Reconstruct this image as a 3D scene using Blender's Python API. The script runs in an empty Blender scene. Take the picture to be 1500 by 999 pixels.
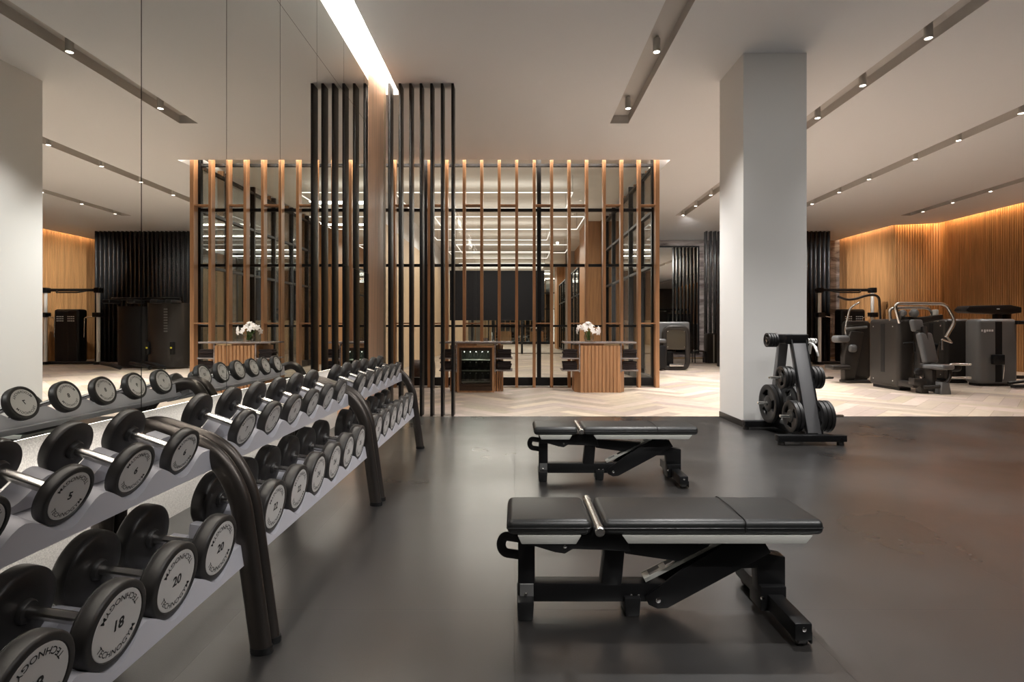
import bpy, bmesh, math, random
from mathutils import Vector, Matrix
from mathutils.geometry import tessellate_polygon
random.seed(7)
scn = bpy.context.scene
COL = scn.collection
PI = math.pi
# ------------------------------------------------------------------ camera, world, exposure
cam_d = bpy.data.cameras.new('camera'); cam = bpy.data.objects.new('camera', cam_d); COL.objects.link(cam)
cam.location = (0, 0, 1.30); cam.rotation_euler = (PI/2, 0, 0)
cam_d.sensor_width = 36; cam_d.lens = 19.2
cam_d.shift_x = -4/1500; cam_d.shift_y = -20.5/1500
cam_d.clip_start = 0.05; cam_d.clip_end = 120
scn.camera = cam
w = bpy.data.worlds.new('world'); scn.world = w; w.use_nodes = True
w.node_tree.nodes['Background'].inputs[0].default_value = (1.0, .92, .84, 1)
w.node_tree.nodes['Background'].inputs[1].default_value = 0.05
vs = scn.view_settings
vs.view_transform = 'Standard'; vs.look = 'None'; vs.gamma = 1; vs.use_curve_mapping = False
vs.exposure = 0.0
SPOT_W = 520           # ceiling spots
SPOT_COL = (1.0, .975, .95)
CEIL = 4.85
XM = -1.93             # mirror plane

def area(name, loc, rot, sx, sy, power, col=(1, .9, .8), parent=None, spread=PI):
    d = bpy.data.lights.new(name, 'AREA'); d.shape = 'RECTANGLE'; d.size = sx; d.size_y = sy
    d.energy = power; d.color = col; d.spread = spread
    o = bpy.data.objects.new(name, d); COL.objects.link(o); o.location = loc; o.rotation_euler = rot
    if parent: o.parent = parent
    return o

# ------------------------------------------------------------------ materials
def mat(name, col, rough=.5, metal=0., spec=.5, bump=None, vary=None, emit=None, coat=0.):
    m = bpy.data.materials.new(name); m.use_nodes = True
    nt = m.node_tree; b = nt.nodes['Principled BSDF']
    b.inputs['Base Color'].default_value = (*col, 1); b.inputs['Roughness'].default_value = rough
    b.inputs['Metallic'].default_value = metal; b.inputs['Specular IOR Level'].default_value = spec
    b.inputs['Coat Weight'].default_value = coat
    if emit:
        b.inputs['Emission Color'].default_value = (*emit[0], 1); b.inputs['Emission Strength'].default_value = emit[1]
    tc = nt.nodes.new('ShaderNodeTexCoord')
    if vary:    # (scale xyz, amount of brightness swing, detail)
        mp = nt.nodes.new('ShaderNodeMapping'); mp.inputs['Scale'].default_value = vary[0]
        nt.links.new(tc.outputs['Object'], mp.inputs[0])
        n = nt.nodes.new('ShaderNodeTexNoise'); n.inputs['Scale'].default_value = 1; n.inputs['Detail'].default_value = 5
        nt.links.new(mp.outputs[0], n.inputs['Vector'])
        r = nt.nodes.new('ShaderNodeMapRange'); r.inputs[1].default_value = .3; r.inputs[2].default_value = .7
        r.inputs[3].default_value = 1-vary[1]; r.inputs[4].default_value = 1+vary[1]
        nt.links.new(n.outputs[0], r.inputs[0])
        mx = nt.nodes.new('ShaderNodeMix'); mx.data_type = 'RGBA'; mx.blend_type = 'MULTIPLY'; mx.inputs[0].default_value = 1
        mx.inputs[6].default_value = (*col, 1); nt.links.new(r.outputs[0], mx.inputs[7])
        nt.links.new(mx.outputs[2], b.inputs['Base Color'])
    if bump:    # (scale, strength)
        n = nt.nodes.new('ShaderNodeTexNoise'); n.inputs['Scale'].default_value = bump[0]; n.inputs['Detail'].default_value = 4
        nt.links.new(tc.outputs['Object'], n.inputs['Vector'])
        bp = nt.nodes.new('ShaderNodeBump'); bp.inputs['Strength'].default_value = bump[1]; bp.inputs['Distance'].default_value = .01
        nt.links.new(n.outputs[0], bp.inputs['Height']); nt.links.new(bp.outputs[0], b.inputs['Normal'])
    return m

def glass_mat(name, tint=(.96, .98, .97), refl=.75):
    m = bpy.data.materials.new(name); m.use_nodes = True; nt = m.node_tree; nt.nodes.clear()
    o = nt.nodes.new('ShaderNodeOutputMaterial'); mx = nt.nodes.new('ShaderNodeMixShader')
    t = nt.nodes.new('ShaderNodeBsdfTransparent'); t.inputs[0].default_value = (*tint, 1)
    g = nt.nodes.new('ShaderNodeBsdfGlossy'); g.inputs['Roughness'].default_value = 0.01
    f = nt.nodes.new('ShaderNodeFresnel'); f.inputs[0].default_value = 1.45
    k = nt.nodes.new('ShaderNodeMath'); k.operation = 'MULTIPLY'; k.inputs[1].default_value = refl
    nt.links.new(f.outputs[0], k.inputs[0]); nt.links.new(k.outputs[0], mx.inputs[0])
    nt.links.new(t.outputs[0], mx.inputs[1]); nt.links.new(g.outputs[0], mx.inputs[2]); nt.links.new(mx.outputs[0], o.inputs[0])
    return m

M = {}
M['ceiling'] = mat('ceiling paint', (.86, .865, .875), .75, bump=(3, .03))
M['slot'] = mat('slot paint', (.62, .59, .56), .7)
M['column'] = mat('column paint', (.72, .71, .69), .6)
M['wallpaint'] = mat('wall paint', (.32, .29, .26), .7)
M['wood'] = mat('oak veneer', (.40, .205, .095), .45, vary=((22, 22, 1.2), .22))
M['woodrib'] = mat('ribbed oak', (.42, .215, .085), .42, vary=((9, 9, .7), .25))
M['woodpale'] = mat('pale panel', (.62, .46, .30), .5, vary=((7, 7, .5), .12))
M['postwood'] = mat('copper oak', (.78, .51, .34), .38, vary=((16, 16, .8), .15))
M['black'] = mat('black lacquer', (.006, .006, .0065), .42, spec=.35)
M['blackmetal'] = mat('black powder coat', (.0045, .0045, .005), .42, spec=.3)
M['bronze'] = mat('dark bronze tube', (.075, .066, .060), .36, metal=.85)
M['rubber'] = mat('black rubber head', (.024, .022, .021), .42, bump=(60, .03))
M['steel'] = mat('satin steel', (.62, .60, .58), .26, metal=1.)
M['chrome'] = mat('chrome', (.78, .77, .75), .12, metal=1.)
M['clip'] = mat('bright clip', (.80, .80, .78), .35, metal=.4)
M['shelf'] = mat('grey shelf paint', (.44, .44, .48), .42)
M['plate'] = mat('disc face', (.56, .545, .53), .45)
M['ink'] = mat('disc print', (.006, .006, .006), .5)
M['leather'] = mat('black upholstery', (.009, .0095, .0095), .40, bump=(140, .05))
M['greyplate'] = mat('grey support plate', (.45, .45, .42), .42, metal=.1)
M['iron'] = mat('black iron plate', (.014, .0135, .0135), .42, metal=.2)
M['treegrey'] = mat('grey tree panel', (.17, .17, .175), .42, metal=.3)
M['shroud'] = mat('graphite shroud', (.030, .026, .023), .36, metal=.3)
M['shroudgrey'] = mat('grey shroud', (.15, .15, .148), .42, metal=.35)
M['pad'] = mat('grey black pad', (.10, .10, .10), .38)
M['mirror'] = mat('mirror silver', (.90, .92, .89), 0.0, metal=1.)
M['edge'] = mat('mirror edge', (.02, .02, .02), .4)
M['tv'] = mat('dark screen', (.008, .008, .011), .5, spec=.2)
M['towel'] = mat('dark brown towel', (.018, .010, .009), .95, bump=(300, .4))
M['petal'] = mat('white petal', (.85, .80, .76), .6)
M['leaf'] = mat('leaf', (.08, .16, .03), .5)
M['white'] = mat('white print', (.7, .7, .7), .5)
M['yellow'] = mat('yellow mark', (.7, .62, .05), .4)
M['lens'] = mat('lit lens', (1, 1, 1), .5, emit=((1, .9, .78), 14))
M['led'] = mat('led strip', (1, 1, 1), .5, emit=((1, .93, .82), 9))
M['ledwarm'] = mat('warm led strip', (1, 1, 1), .5, emit=((1, .62, .28), 9))
M['ledline'] = mat('line light', (1, 1, 1), .5, emit=((1, .95, .88), 1.25))
M['lampbody'] = mat('spot housing', (.66, .63, .59), .5)
M['brownleather'] = mat('brown leather', (.05, .022, .018), .5)
M['glass'] = glass_mat('clear pane')
M['vaseglass'] = glass_mat('vase glass', (.97, .985, .975), .35)
M['fridgeglass'] = glass_mat('fridge glass', (.75, .77, .73), .8)
M['wavyceiling'] = mat('polished wave ceiling', (.80, .78, .75), .6, metal=.1)
def wave_bump(m):
    nt = m.node_tree; b = nt.nodes['Principled BSDF']; tc = nt.nodes.new('ShaderNodeTexCoord')
    mp = nt.nodes.new('ShaderNodeMapping'); mp.inputs['Scale'].default_value = (.18, 1.5, 1)
    n = nt.nodes.new('ShaderNodeTexNoise'); n.inputs['Scale'].default_value = 1.2; n.inputs['Detail'].default_value = 0
    bp = nt.nodes.new('ShaderNodeBump'); bp.inputs['Strength'].default_value = .45; bp.inputs['Distance'].default_value = .12
    nt.links.new(tc.outputs['Object'], mp.inputs[0]); nt.links.new(mp.outputs[0], n.inputs['Vector'])
    nt.links.new(n.outputs[0], bp.inputs['Height']); nt.links.new(bp.outputs[0], b.inputs['Normal'])
wave_bump(M['wavyceiling'])

def marble():
    m = bpy.data.materials.new('brown marble'); m.use_nodes = True; nt = m.node_tree; b = nt.nodes['Principled BSDF']
    tc = nt.nodes.new('ShaderNodeTexCoord'); mp = nt.nodes.new('ShaderNodeMapping'); mp.inputs['Rotation'].default_value = (0, .7, 0)
    mp.inputs['Scale'].default_value = (.5, .5, 2.6)
    n = nt.nodes.new('ShaderNodeTexNoise'); n.inputs['Scale'].default_value = 1.6; n.inputs['Detail'].default_value = 9; n.inputs['Roughness'].default_value = .65; n.inputs['Distortion'].default_value = .8
    r = nt.nodes.new('ShaderNodeValToRGB'); r.color_ramp.elements[0].color = (.11, .085, .078, 1); r.color_ramp.elements[1].color = (.44, .385, .36, 1)
    r.color_ramp.elements[0].position = .38; r.color_ramp.elements[1].position = .68
    nt.links.new(tc.outputs['Object'], mp.inputs[0]); nt.links.new(mp.outputs[0], n.inputs['Vector']); nt.links.new(n.outputs[0], r.inputs[0])
    nt.links.new(r.outputs[0], b.inputs['Base Color']); b.inputs['Roughness'].default_value = .25
    return m
M['marble'] = marble()

def rubber_floor():
    m = bpy.data.materials.new('rubber tiles'); m.use_nodes = True; nt = m.node_tree; b = nt.nodes['Principled BSDF']
    tc = nt.nodes.new('ShaderNodeTexCoord')
    n = nt.nodes.new('ShaderNodeTexNoise'); n.inputs['Scale'].default_value = 1.0; n.inputs['Detail'].default_value = 4; n.inputs['Roughness'].default_value = .5
    f = nt.nodes.new('ShaderNodeTexNoise'); f.inputs['Scale'].default_value = 260; f.inputs['Detail'].default_value = 2
    bk = nt.nodes.new('ShaderNodeTexBrick'); bk.offset = 0; bk.inputs['Scale'].default_value = 1
    bk.inputs['Brick Width'].default_value = 1.25; bk.inputs['Row Height'].default_value = 1.25; bk.inputs['Mortar Size'].default_value = .0035; bk.inputs['Mortar Smooth'].default_value = .3
    bk.inputs['Color1'].default_value = (1, 1, 1, 1); bk.inputs['Color2'].default_value = (.88, .88, .88, 1); bk.inputs['Mortar'].default_value = (.35, .35, .35, 1)
    for q in (n, f, bk): nt.links.new(tc.outputs['Object'], q.inputs['Vector'])
    cr = nt.nodes.new('ShaderNodeValToRGB'); cr.color_ramp.elements[0].position = .30; cr.color_ramp.elements[1].position = .72
    cr.color_ramp.elements[0].color = (.011, .0102, .0099, 1); cr.color_ramp.elements[1].color = (.025, .0233, .022, 1)
    nt.links.new(n.outputs[0], cr.inputs[0])
    mx = nt.nodes.new('ShaderNodeMix'); mx.data_type = 'RGBA'; mx.blend_type = 'MULTIPLY'; mx.inputs[0].default_value = 1
    nt.links.new(cr.outputs[0], mx.inputs[6]); nt.links.new(bk.outputs[0], mx.inputs[7]); nt.links.new(mx.outputs[2], b.inputs['Base Color'])
    rr = nt.nodes.new('ShaderNodeMapRange'); rr.inputs[1].default_value = .34; rr.inputs[2].default_value = .66; rr.inputs[3].default_value = .27; rr.inputs[4].default_value = .38
    nt.links.new(n.outputs[0], rr.inputs[0]); nt.links.new(rr.outputs[0], b.inputs['Roughness'])
    b.inputs['Specular IOR Level'].default_value = 1.; b.inputs['Coat Weight'].default_value = .6; b.inputs['Coat Roughness'].default_value = .22
    ad = nt.nodes.new('ShaderNodeMath'); ad.operation = 'MULTIPLY_ADD'; ad.inputs[1].default_value = .25
    nt.links.new(f.outputs[0], ad.inputs[0]); nt.links.new(bk.outputs[0], ad.inputs[2])
    bp = nt.nodes.new('ShaderNodeBump'); bp.inputs['Strength'].default_value = .4; bp.inputs['Distance'].default_value = .005
    nt.links.new(ad.outputs[0], bp.inputs['Height']); nt.links.new(bp.outputs[0], b.inputs['Normal'])
    return m
M['rubberfloor'] = rubber_floor()

def plank_mat():
    m = bpy.data.materials.new('oak planks'); m.use_nodes = True; nt = m.node_tree; b = nt.nodes['Principled BSDF']
    at = nt.nodes.new('ShaderNodeAttribute'); at.attribute_name = 'tone'
    tc = nt.nodes.new('ShaderNodeTexCoord'); n = nt.nodes.new('ShaderNodeTexNoise'); n.inputs['Scale'].default_value = 9; n.inputs['Detail'].default_value = 6
    nt.links.new(tc.outputs['Object'], n.inputs['Vector'])
    r = nt.nodes.new('ShaderNodeMapRange'); r.inputs[1].default_value = .3; r.inputs[2].default_value = .7; r.inputs[3].default_value = .9; r.inputs[4].default_value = 1.1
    nt.links.new(n.outputs[0], r.inputs[0])
    mx = nt.nodes.new('ShaderNodeMix'); mx.data_type = 'RGBA'; mx.blend_type = 'MULTIPLY'; mx.inputs[0].default_value = 1
    nt.links.new(at.outputs['Color'], mx.inputs[6]); nt.links.new(r.outputs[0], mx.inputs[7]); nt.links.new(mx.outputs[2], b.inputs['Base Color'])
    b.inputs['Roughness'].default_value = .42
    return m
M['planks'] = plank_mat()
def speckle_mat():
    m = mat('speckled wall', (.50, .48, .45), .8, bump=(180, .3)); nt = m.node_tree; b = nt.nodes['Principled BSDF']
    tc = nt.nodes.new('ShaderNodeTexCoord'); n = nt.nodes.new('ShaderNodeTexNoise'); n.inputs['Scale'].default_value = 130; n.inputs['Detail'].default_value = 3
    r = nt.nodes.new('ShaderNodeValToRGB'); r.color_ramp.elements[0].position = .38; r.color_ramp.elements[1].position = .6
    r.color_ramp.elements[0].color = (.42, .405, .385, 1); r.color_ramp.elements[1].color = (.56, .54, .51, 1)
    nt.links.new(tc.outputs['Object'], n.inputs['Vector']); nt.links.new(n.outputs[0], r.inputs[0]); nt.links.new(r.outputs[0], b.inputs['Base Color'])
    return m
M['speckle'] = speckle_mat()

# ------------------------------------------------------------------ mesh helpers
def BM(): return bmesh.new()
def merge(bm, src, mx=None, mi=None):
    if mx is not None: bmesh.ops.transform(src, matrix=mx, verts=src.verts)
    if mi is not None:
        for f in src.faces: f.material_index = mi
    me = bpy.data.meshes.new('tmp'); src.to_mesh(me); src.free(); bm.from_mesh(me); bpy.data.meshes.remove(me)
def box(bm, x0, x1, y0, y1, z0, z1, bev=0., seg=2, mx=None, mi=None):
    t = bmesh.new(); bmesh.ops.create_cube(t, size=1)
    for v in t.verts: v.co = Vector(((x0+x1)/2+v.co.x*(x1-x0), (y0+y1)/2+v.co.y*(y1-y0), (z0+z1)/2+v.co.z*(z1-z0)))
    if bev: bmesh.ops.bevel(t, geom=list(t.edges), offset=bev, segments=seg, profile=.5, affect='EDGES')
    merge(bm, t, mx, mi)
def prism(bm, poly, a, b, plane='xz', bev=0., seg=2, mx=None, mi=None):
    """extrude a 2-D outline between a and b along the axis missing from PLANE"""
    def P(u, v, t): return {'xz': (u, t, v), 'xy': (u, v, t), 'yz': (t, u, v)}[plane]
    t = bmesh.new()
    A = [t.verts.new(P(u, v, a)) for u, v in poly]; B = [t.verts.new(P(u, v, b)) for u, v in poly]
    n = len(poly)
    t.faces.new(A); t.faces.new(B[::-1])
    for i in range(n): t.faces.new((A[i], B[i], B[(i+1) % n], A[(i+1) % n]))
    bmesh.ops.recalc_face_normals(t, faces=t.faces)
    if bev: bmesh.ops.bevel(t, geom=list(t.edges), offset=bev, segments=seg, profile=.5, affect='EDGES')
    merge(bm, t, mx, mi)
def fillet(pts, rad, n=6):
    pts = [Vector(p) for p in pts]; out = [pts[0]]
    for i in range(1, len(pts)-1):
        a, p, b = pts[i-1], pts[i], pts[i+1]
        r = min(rad, (a-p).length*.49, (b-p).length*.49)
        s = p+(a-p).normalized()*r; e = p+(b-p).normalized()*r
        for k in range(n+1):
            t = k/n; out.append(s*(1-t)**2+p*2*t*(1-t)+e*t*t)
    return out+[pts[-1]]
def tube(bm, pts, r, seg=12, rb=None, up=None, mx=None, mi=None):
    """sweep a round (or oval r x rb) section along pts"""
    pts = [Vector(p) for p in pts]; rb = rb or r; t = bmesh.new(); rings = []
    d0 = (pts[1]-pts[0]).normalized()
    u = Vector(up) if up else (Vector((0, 0, 1)) if abs(d0.z) < .9 else Vector((0, 1, 0)))
    u = (u-d0*u.dot(d0)).normalized()
    for i, p in enumerate(pts):
        d = ((pts[min(i+1, len(pts)-1)]-p).normalized()+(p-pts[max(i-1, 0)]).normalized()).normalized()
        u = (u-d*u.dot(d)).normalized(); s = d.cross(u)
        rings.append([t.verts.new(p+u*math.cos(2*PI*k/seg)*r+s*math.sin(2*PI*k/seg)*rb) for k in range(seg)])
    for a, b in zip(rings, rings[1:]):
        for k in range(seg): t.faces.new((a[k], a[(k+1) % seg], b[(k+1) % seg], b[k]))
    t.faces.new(rings[0][::-1]); t.faces.new(rings[-1])
    bmesh.ops.recalc_face_normals(t, faces=t.faces); merge(bm, t, mx, mi)
AX = {'x': Matrix(((0, 0, 1, 0), (1, 0, 0, 0), (0, 1, 0, 0), (0, 0, 0, 1))), 'y': Matrix(((0, 1, 0, 0), (0, 0, 1, 0), (1, 0, 0, 0), (0, 0, 0, 1))), 'z': Matrix.Identity(4)}
def lathe(bm, prof, axis='z', seg=32, at=(0, 0, 0), mx=None, mi=None):
    """revolve (radius, height) pairs about an axis through AT"""
    t = bmesh.new(); rings = []
    for r, h in prof:
        rings.append([t.verts.new((0, 0, h))] if r < 1e-6 else [t.verts.new((r*math.cos(2*PI*k/seg), r*math.sin(2*PI*k/seg), h)) for k in range(seg)])
    for a, b in zip(rings, rings[1:]):
        for k in range(seg):
            q = (k+1) % seg
            if len(a) == 1 and len(b) == 1: continue
            if len(a) == 1: t.faces.new((a[0], b[q], b[k]))
            elif len(b) == 1: t.faces.new((a[k], a[q], b[0]))
            else: t.faces.new((a[k], a[q], b[q], b[k]))
    bmesh.ops.recalc_face_normals(t, faces=t.faces)
    m = Matrix.Translation(at) @ AX[axis]
    merge(bm, t, (mx @ m) if mx is not None else m, mi)
def obj(name, bm, m, parent=None, loc=None, sharp=35, smooth=True):
    me = bpy.data.meshes.new(name)
    if smooth:
        for f in bm.faces: f.smooth = True
        for e in bm.edges:
            if len(e.link_faces) == 2 and e.calc_face_angle(0) > math.radians(sharp): e.smooth = False
    bm.to_mesh(me); bm.free()
    for q in (m if isinstance(m, (list, tuple)) else [m]): me.materials.append(q)
    o = bpy.data.objects.new(name, me); COL.objects.link(o)
    if parent: o.parent = parent
    if loc: o.location = loc
    return o
def thing(name, label, cat, loc=(0, 0, 0), rot=(0, 0, 0), group=None):
    o = bpy.data.objects.new(name, None); COL.objects.link(o); o.location = loc; o.rotation_euler = rot; o.empty_display_size = .05
    return tag(o, label, cat, group)
def tag(o, label, cat, group=None):
    o['label'] = label; o['category'] = cat
    if group: o['group'] = group
    return o
def struct(name, bm, m, smooth=True):
    o = obj(name, bm, m, smooth=smooth); o['kind'] = 'structure'; return o
def dup(o, loc=None, label=None, parent=None, rot=None):
    c = o.copy(); COL.objects.link(c)
    if parent: c.parent = parent
    if loc is not None: c.location = loc
    if rot is not None: c.rotation_euler = rot
    if label: c['label'] = label
    for ch in list(o.children): dup(ch, parent=c)
    return c
ORD = ['first', 'second', 'third', 'fourth', 'fifth', 'sixth', 'seventh', 'eighth', 'ninth', 'tenth', 'eleventh', 'twelfth', 'thirteenth', 'fourteenth', 'fifteenth', 'sixteenth', 'seventeenth', 'eighteenth', 'nineteenth', 'twentieth']
NUM = {4: 'four', 5: 'five', 6: 'six', 7: 'seven', 8: 'eight', 9: 'nine', 10: 'ten', 12: 'twelve', 14: 'fourteen', 16: 'sixteen', 18: 'eighteen', 20: 'twenty', 22: 'twenty-two', 24: 'twenty-four', 26: 'twenty-six', 28: 'twenty-eight', 30: 'thirty', 32: 'thirty-two'}

# ================================================================== THE ROOM
# floors
b = BM(); box(b, -2.6, 20, -6, 7.90, -.06, .004); struct('floor', b, M['rubberfloor'], smooth=False)
b = BM(); tone = b.loops.layers.float_color.new('tone')
W_, L_ = .235, 1.175
c45, s45 = math.cos(PI/4), math.sin(PI/4)
def plank(x0, y0, x1, y1):
    q = [(x*c45-y*s45, x*s45+y*c45+14) for x, y in ((x0, y0), (x1, y0), (x1, y1), (x0, y1))]
    cx = sum(p[0] for p in q)/4; cy = sum(p[1] for p in q)/4
    if not (-8 < cx < 15.4 and 7.3 < cy < 27): return
    t = random.uniform(.70, 1.14); wm = random.uniform(-.03, .03)
    f = b.faces.new([b.verts.new((p[0], p[1], 0)) for p in q])
    for l in f.loops: l[tone] = (.46*t, (.375+wm*.3)*t, (.30-wm*.7)*t, 1)
for n in range(-12, 13):
    for k in range(-90, 91):
        ox, oy = k*W_+n*L_, k*W_-n*L_
        g = .0015
        plank(ox+g, oy+g, ox+L_-g, oy+W_-g); plank(ox+g, oy+W_+g, ox+W_-g, oy+W_+L_-g)
struct('floor_oak', b, M['planks'], smooth=False)
b = BM(); box(b, -9, 20, 7.2, 28, -.06, -.002); struct('floor_under', b, mat('plank joint', (.16, .10, .06), .7), smooth=False)
b = BM(); box(b, XM+.1, 20, 7.885, 7.905, .0, .007); struct('trim_1', b, M['steel'], smooth=False)

# ceiling with recessed slots
TR = [(1.64, 1.96, -5.5, 9.52), (4.84, 5.16, -5.5, 17.4), (8.06, 8.38, -5.5, 17.4), (11.72, 12.04, -5.5, 17.4)]
SLOPE = [.006, .024, .026, .05]
def tx(i, x, y): return x+SLOPE[i]*(y-6)
outer = [(-9, -6), (20, -6), (20, 28), (3.30, 28), (3.30, 11.60), (-9, 11.60)]
zz = [(14.62, -6), (14.50, 18.66), (13.17, 19.05), (13.17, 28)]
outer = [(-9, -6)]+zz+[(3.30, 28), (3.30, 11.60), (-9, 11.60)]
holes = [[(tx(i, x0, y0), y0), (tx(i, x1, y0), y0), (tx(i, x1, y1), y1), (tx(i, x0, y1), y1)] for i, (x0, x1, y0, y1) in enumerate(TR)]
holes.append([(-2.02, -5.5), (-1.752, -5.5), (-1.752, 8.35), (-2.02, 8.35)])
b = BM()
loops = [outer]+holes; flat = [p for l in loops for p in l]
vv = [b.verts.new((x, y, CEIL)) for x, y in flat]
for tri in tessellate_polygon([[Vector((x, y, 0)) for x, y in l] for l in loops]):
    try: b.faces.new([vv[i] for i in tri])
    except ValueError: pass
bmesh.ops.recalc_face_normals(b, faces=b.faces)
for f in b.faces:
    if f.normal.z > 0: f.normal_flip()
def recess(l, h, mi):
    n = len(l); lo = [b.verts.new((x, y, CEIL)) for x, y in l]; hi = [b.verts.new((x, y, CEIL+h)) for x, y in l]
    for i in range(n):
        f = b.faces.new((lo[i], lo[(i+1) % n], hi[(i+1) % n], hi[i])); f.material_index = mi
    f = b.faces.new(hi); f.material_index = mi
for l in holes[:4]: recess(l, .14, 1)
recess(holes[4], .28, 0)
# upstand around the studio cove and the wood wall cove
for seg in ([(-9, 11.60), (3.30, 11.60)], [(3.30, 11.60), (3.30, 28)], zz):
    for (x0, y0), (x1, y1) in zip(seg, seg[1:]):
        b.faces.new([b.verts.new(p) for p in ((x0, y0, CEIL), (x1, y1, CEIL), (x1, y1, CEIL+.32), (x0, y0, CEIL+.32))])
box(b, -9, 3.45, 11.55, 28, CEIL+.32, CEIL+.36); box(b, 12.9, 20, -6, 28, CEIL+.32, CEIL+.36)
struct('ceiling', b, [M['ceiling'], M['slot']], smooth=False)

# walls
b = BM(); box(b, -2.60, XM-.02, -6, 7.20, .86, 5.2); struct('wall_left', b, M['wallpaint'], smooth=False)
b = BM(); box(b, -2.60, -2.34, -6, 7.20, 0, .86); struct('wall_left_base', b, M['speckle'], smooth=False)
b = BM(); box(b, -2.60, XM+.004, 7.203, 8.02, 0, 5.12); struct('wall_oak_end', b, M['postwood'], smooth=False)
b = BM(); box(b, -2.60, XM+.006, 8.022, 8.16, 0, 5.12); struct('trim_end', b, M['woodpale'], smooth=False)
b = BM(); box(b, -6.2, -6, 7, 28, 0, 5.2); struct('wall_corridor', b, M['woodpale'], smooth=False)
b = BM(); box(b, -6.2, -2.55, 7.85, 8.05, 0, 5.2); struct('wall_corridor_return', b, M['wallpaint'], smooth=False)
b = BM(); box(b, -3, 20, -6.2, -6, 0, 5.2); struct('wall_back', b, mat('dark back wall', (.07, .06, .055), .6), smooth=False)
# ribbed oak wall
b = BM()
poly = [(13.35, 22.6), (13.35, 19.2), (14.68, 18.82), (14.80, -6)]
for (x0, y0), (x1, y1) in zip(poly, poly[1:]):
    a = Vector((x0, y0, 0)); e = Vector((x1, y1, 0)); L = (e-a).length; d = (e-a)/L; nrm = Vector((-d.y, d.x, 0))
    if nrm.x > 0 or (abs(nrm.x) < .1 and nrm.y > 0): nrm = -nrm
    n = int(L/.075); pr = []
    for i in range(n):
        s = i*L/n; q = L/n
        for ds, o_ in ((0, 0), (.10*q, .028), (.72*q, .028), (.82*q, 0)): pr.append(a+d*(s+ds)+nrm*o_)
    pr.append(e)
    lo = [b.verts.new((p.x, p.y, 0)) for p in pr]; hi = [b.verts.new((p.x, p.y, CEIL+.3)) for p in pr]
    for i in range(len(pr)-1): b.faces.new((lo[i], lo[i+1], hi[i+1], hi[i]))
struct('wall_right', b, M['woodrib'], smooth=False)
b = BM(); box(b, 3.0, 13.6, 22.4, 22.6, 0, 5.2); struct('wall_far', b, M['marble'], smooth=False)
# column
b = BM(); box(b, 2.962, 3.782, 7.075, 7.89, 0, CEIL)
struct('column', b, M['column'], smooth=False)
b = BM(); box(b, 2.955, 3.789, 7.068, 7.897, .004, .085); struct('baseboard_column', b, M['black'], smooth=False)

# lamps in coves: led strips
def strip(name, bm, m, label):
    return tag(obj(name, bm, m, smooth=False), label, 'light')
b = BM(); box(b, -1.90, -1.775, -5.4, 8.3, CEIL+.262, CEIL+.272); strip('cove_light', b, M['led'], 'white strip light in the ceiling slot along the mirror wall')
area('cove_lamp', (-1.83, 1.4, CEIL+.25), (0, 0, 0), .10, 13.5, 85)
b = BM(); box(b, -1.99, -1.97, -5.8, 7.1, .850, .858); strip('under_mirror_light', b, M['led'], 'slim strip light under the mirror panels washing the speckled wall')
area('under_mirror_lamp', (-2.03, .8, .845), (0, math.radians(28), 0), .05, 12.8, 48, (1, .95, .88), spread=math.radians(110))
b = BM(); box(b, -6, 3.2, 11.63, 11.66, CEIL+.29, CEIL+.31); box(b, 3.24, 3.27, 11.66, 13.2, CEIL+.29, CEIL+.31); strip('studio_cove_light', b, mat('dim led strip', (1, 1, 1), .5, emit=((1, .9, .75), 2.5)), 'warm strip light in the ceiling slot around the glass studio')
area('studio_cove_lamp', (-1.4, 11.66, CEIL+.28), (0, 0, 0), 9, .05, 180)
b = BM()
wp = [(13.30, 22.2), (13.30, 19.12), (14.60, 18.74), (14.72, -5)]
for (x0, y0), (x1, y1) in zip(wp, wp[1:]):
    tube(b, [(x0-.08, y0, CEIL+.26), (x1-.08, y1, CEIL+.26)], .012, 6)
strip('wood_wall_cove_light', b, M['ledwarm'], 'amber strip light in the ceiling slot above the ribbed oak wall')
area('wood_cove_lamp', (14.58, 12, CEIL+.24), (0, math.radians(8), math.radians(0)), .06, 13, 150, (1, .66, .36))
area('wood_cove_lamp', (13.22, 20.7, CEIL+.24), (0, math.radians(8), 0), .06, 3, 22, (1, .74, .5))
area('wood_cove_lamp', (13.95, 18.85, CEIL+.24), (0, 0, math.radians(-16)), 1.2, .06, 20, (1, .66, .36))

# ------------------------------------------------------------------ ceiling spots
def spot_proto():
    t = thing('ceiling_spotlight', 'x', 'light', group='spotlights in the ceiling slots')
    b = BM(); lathe(b, [(0, .17), (.045, .17), (.047, .16), (.047, .004), (.044, 0), (.040, .002), (.040, .02), (0, .02)], seg=24); obj('housing', b, M['lampbody'], t)
    b = BM(); lathe(b, [(.0, .006), (.034, .006), (.0395, .0105), (.0395, .018), (0, .018)], seg=24); obj('lens', b, M['lens'], t)
    b = BM(); box(b, -.018, .018, -.05, .05, .165, .185, .004); obj('mount', b, M['lampbody'], t)
    return t
def STR(i, y):
    if i == 0: return 1.8 if y > 8 else (1.15 if 4 < y < 6 else .9)
    if i == 1: return (.85 if y > 4 else .3) if y < 6 else (.5 if y < 9 else .95 if y < 10 else 1.8 if y < 14 else 1.1)
    if i == 2: return .2 if y < 6 else .24
    return .33
sp0 = spot_proto(); used = False
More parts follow.
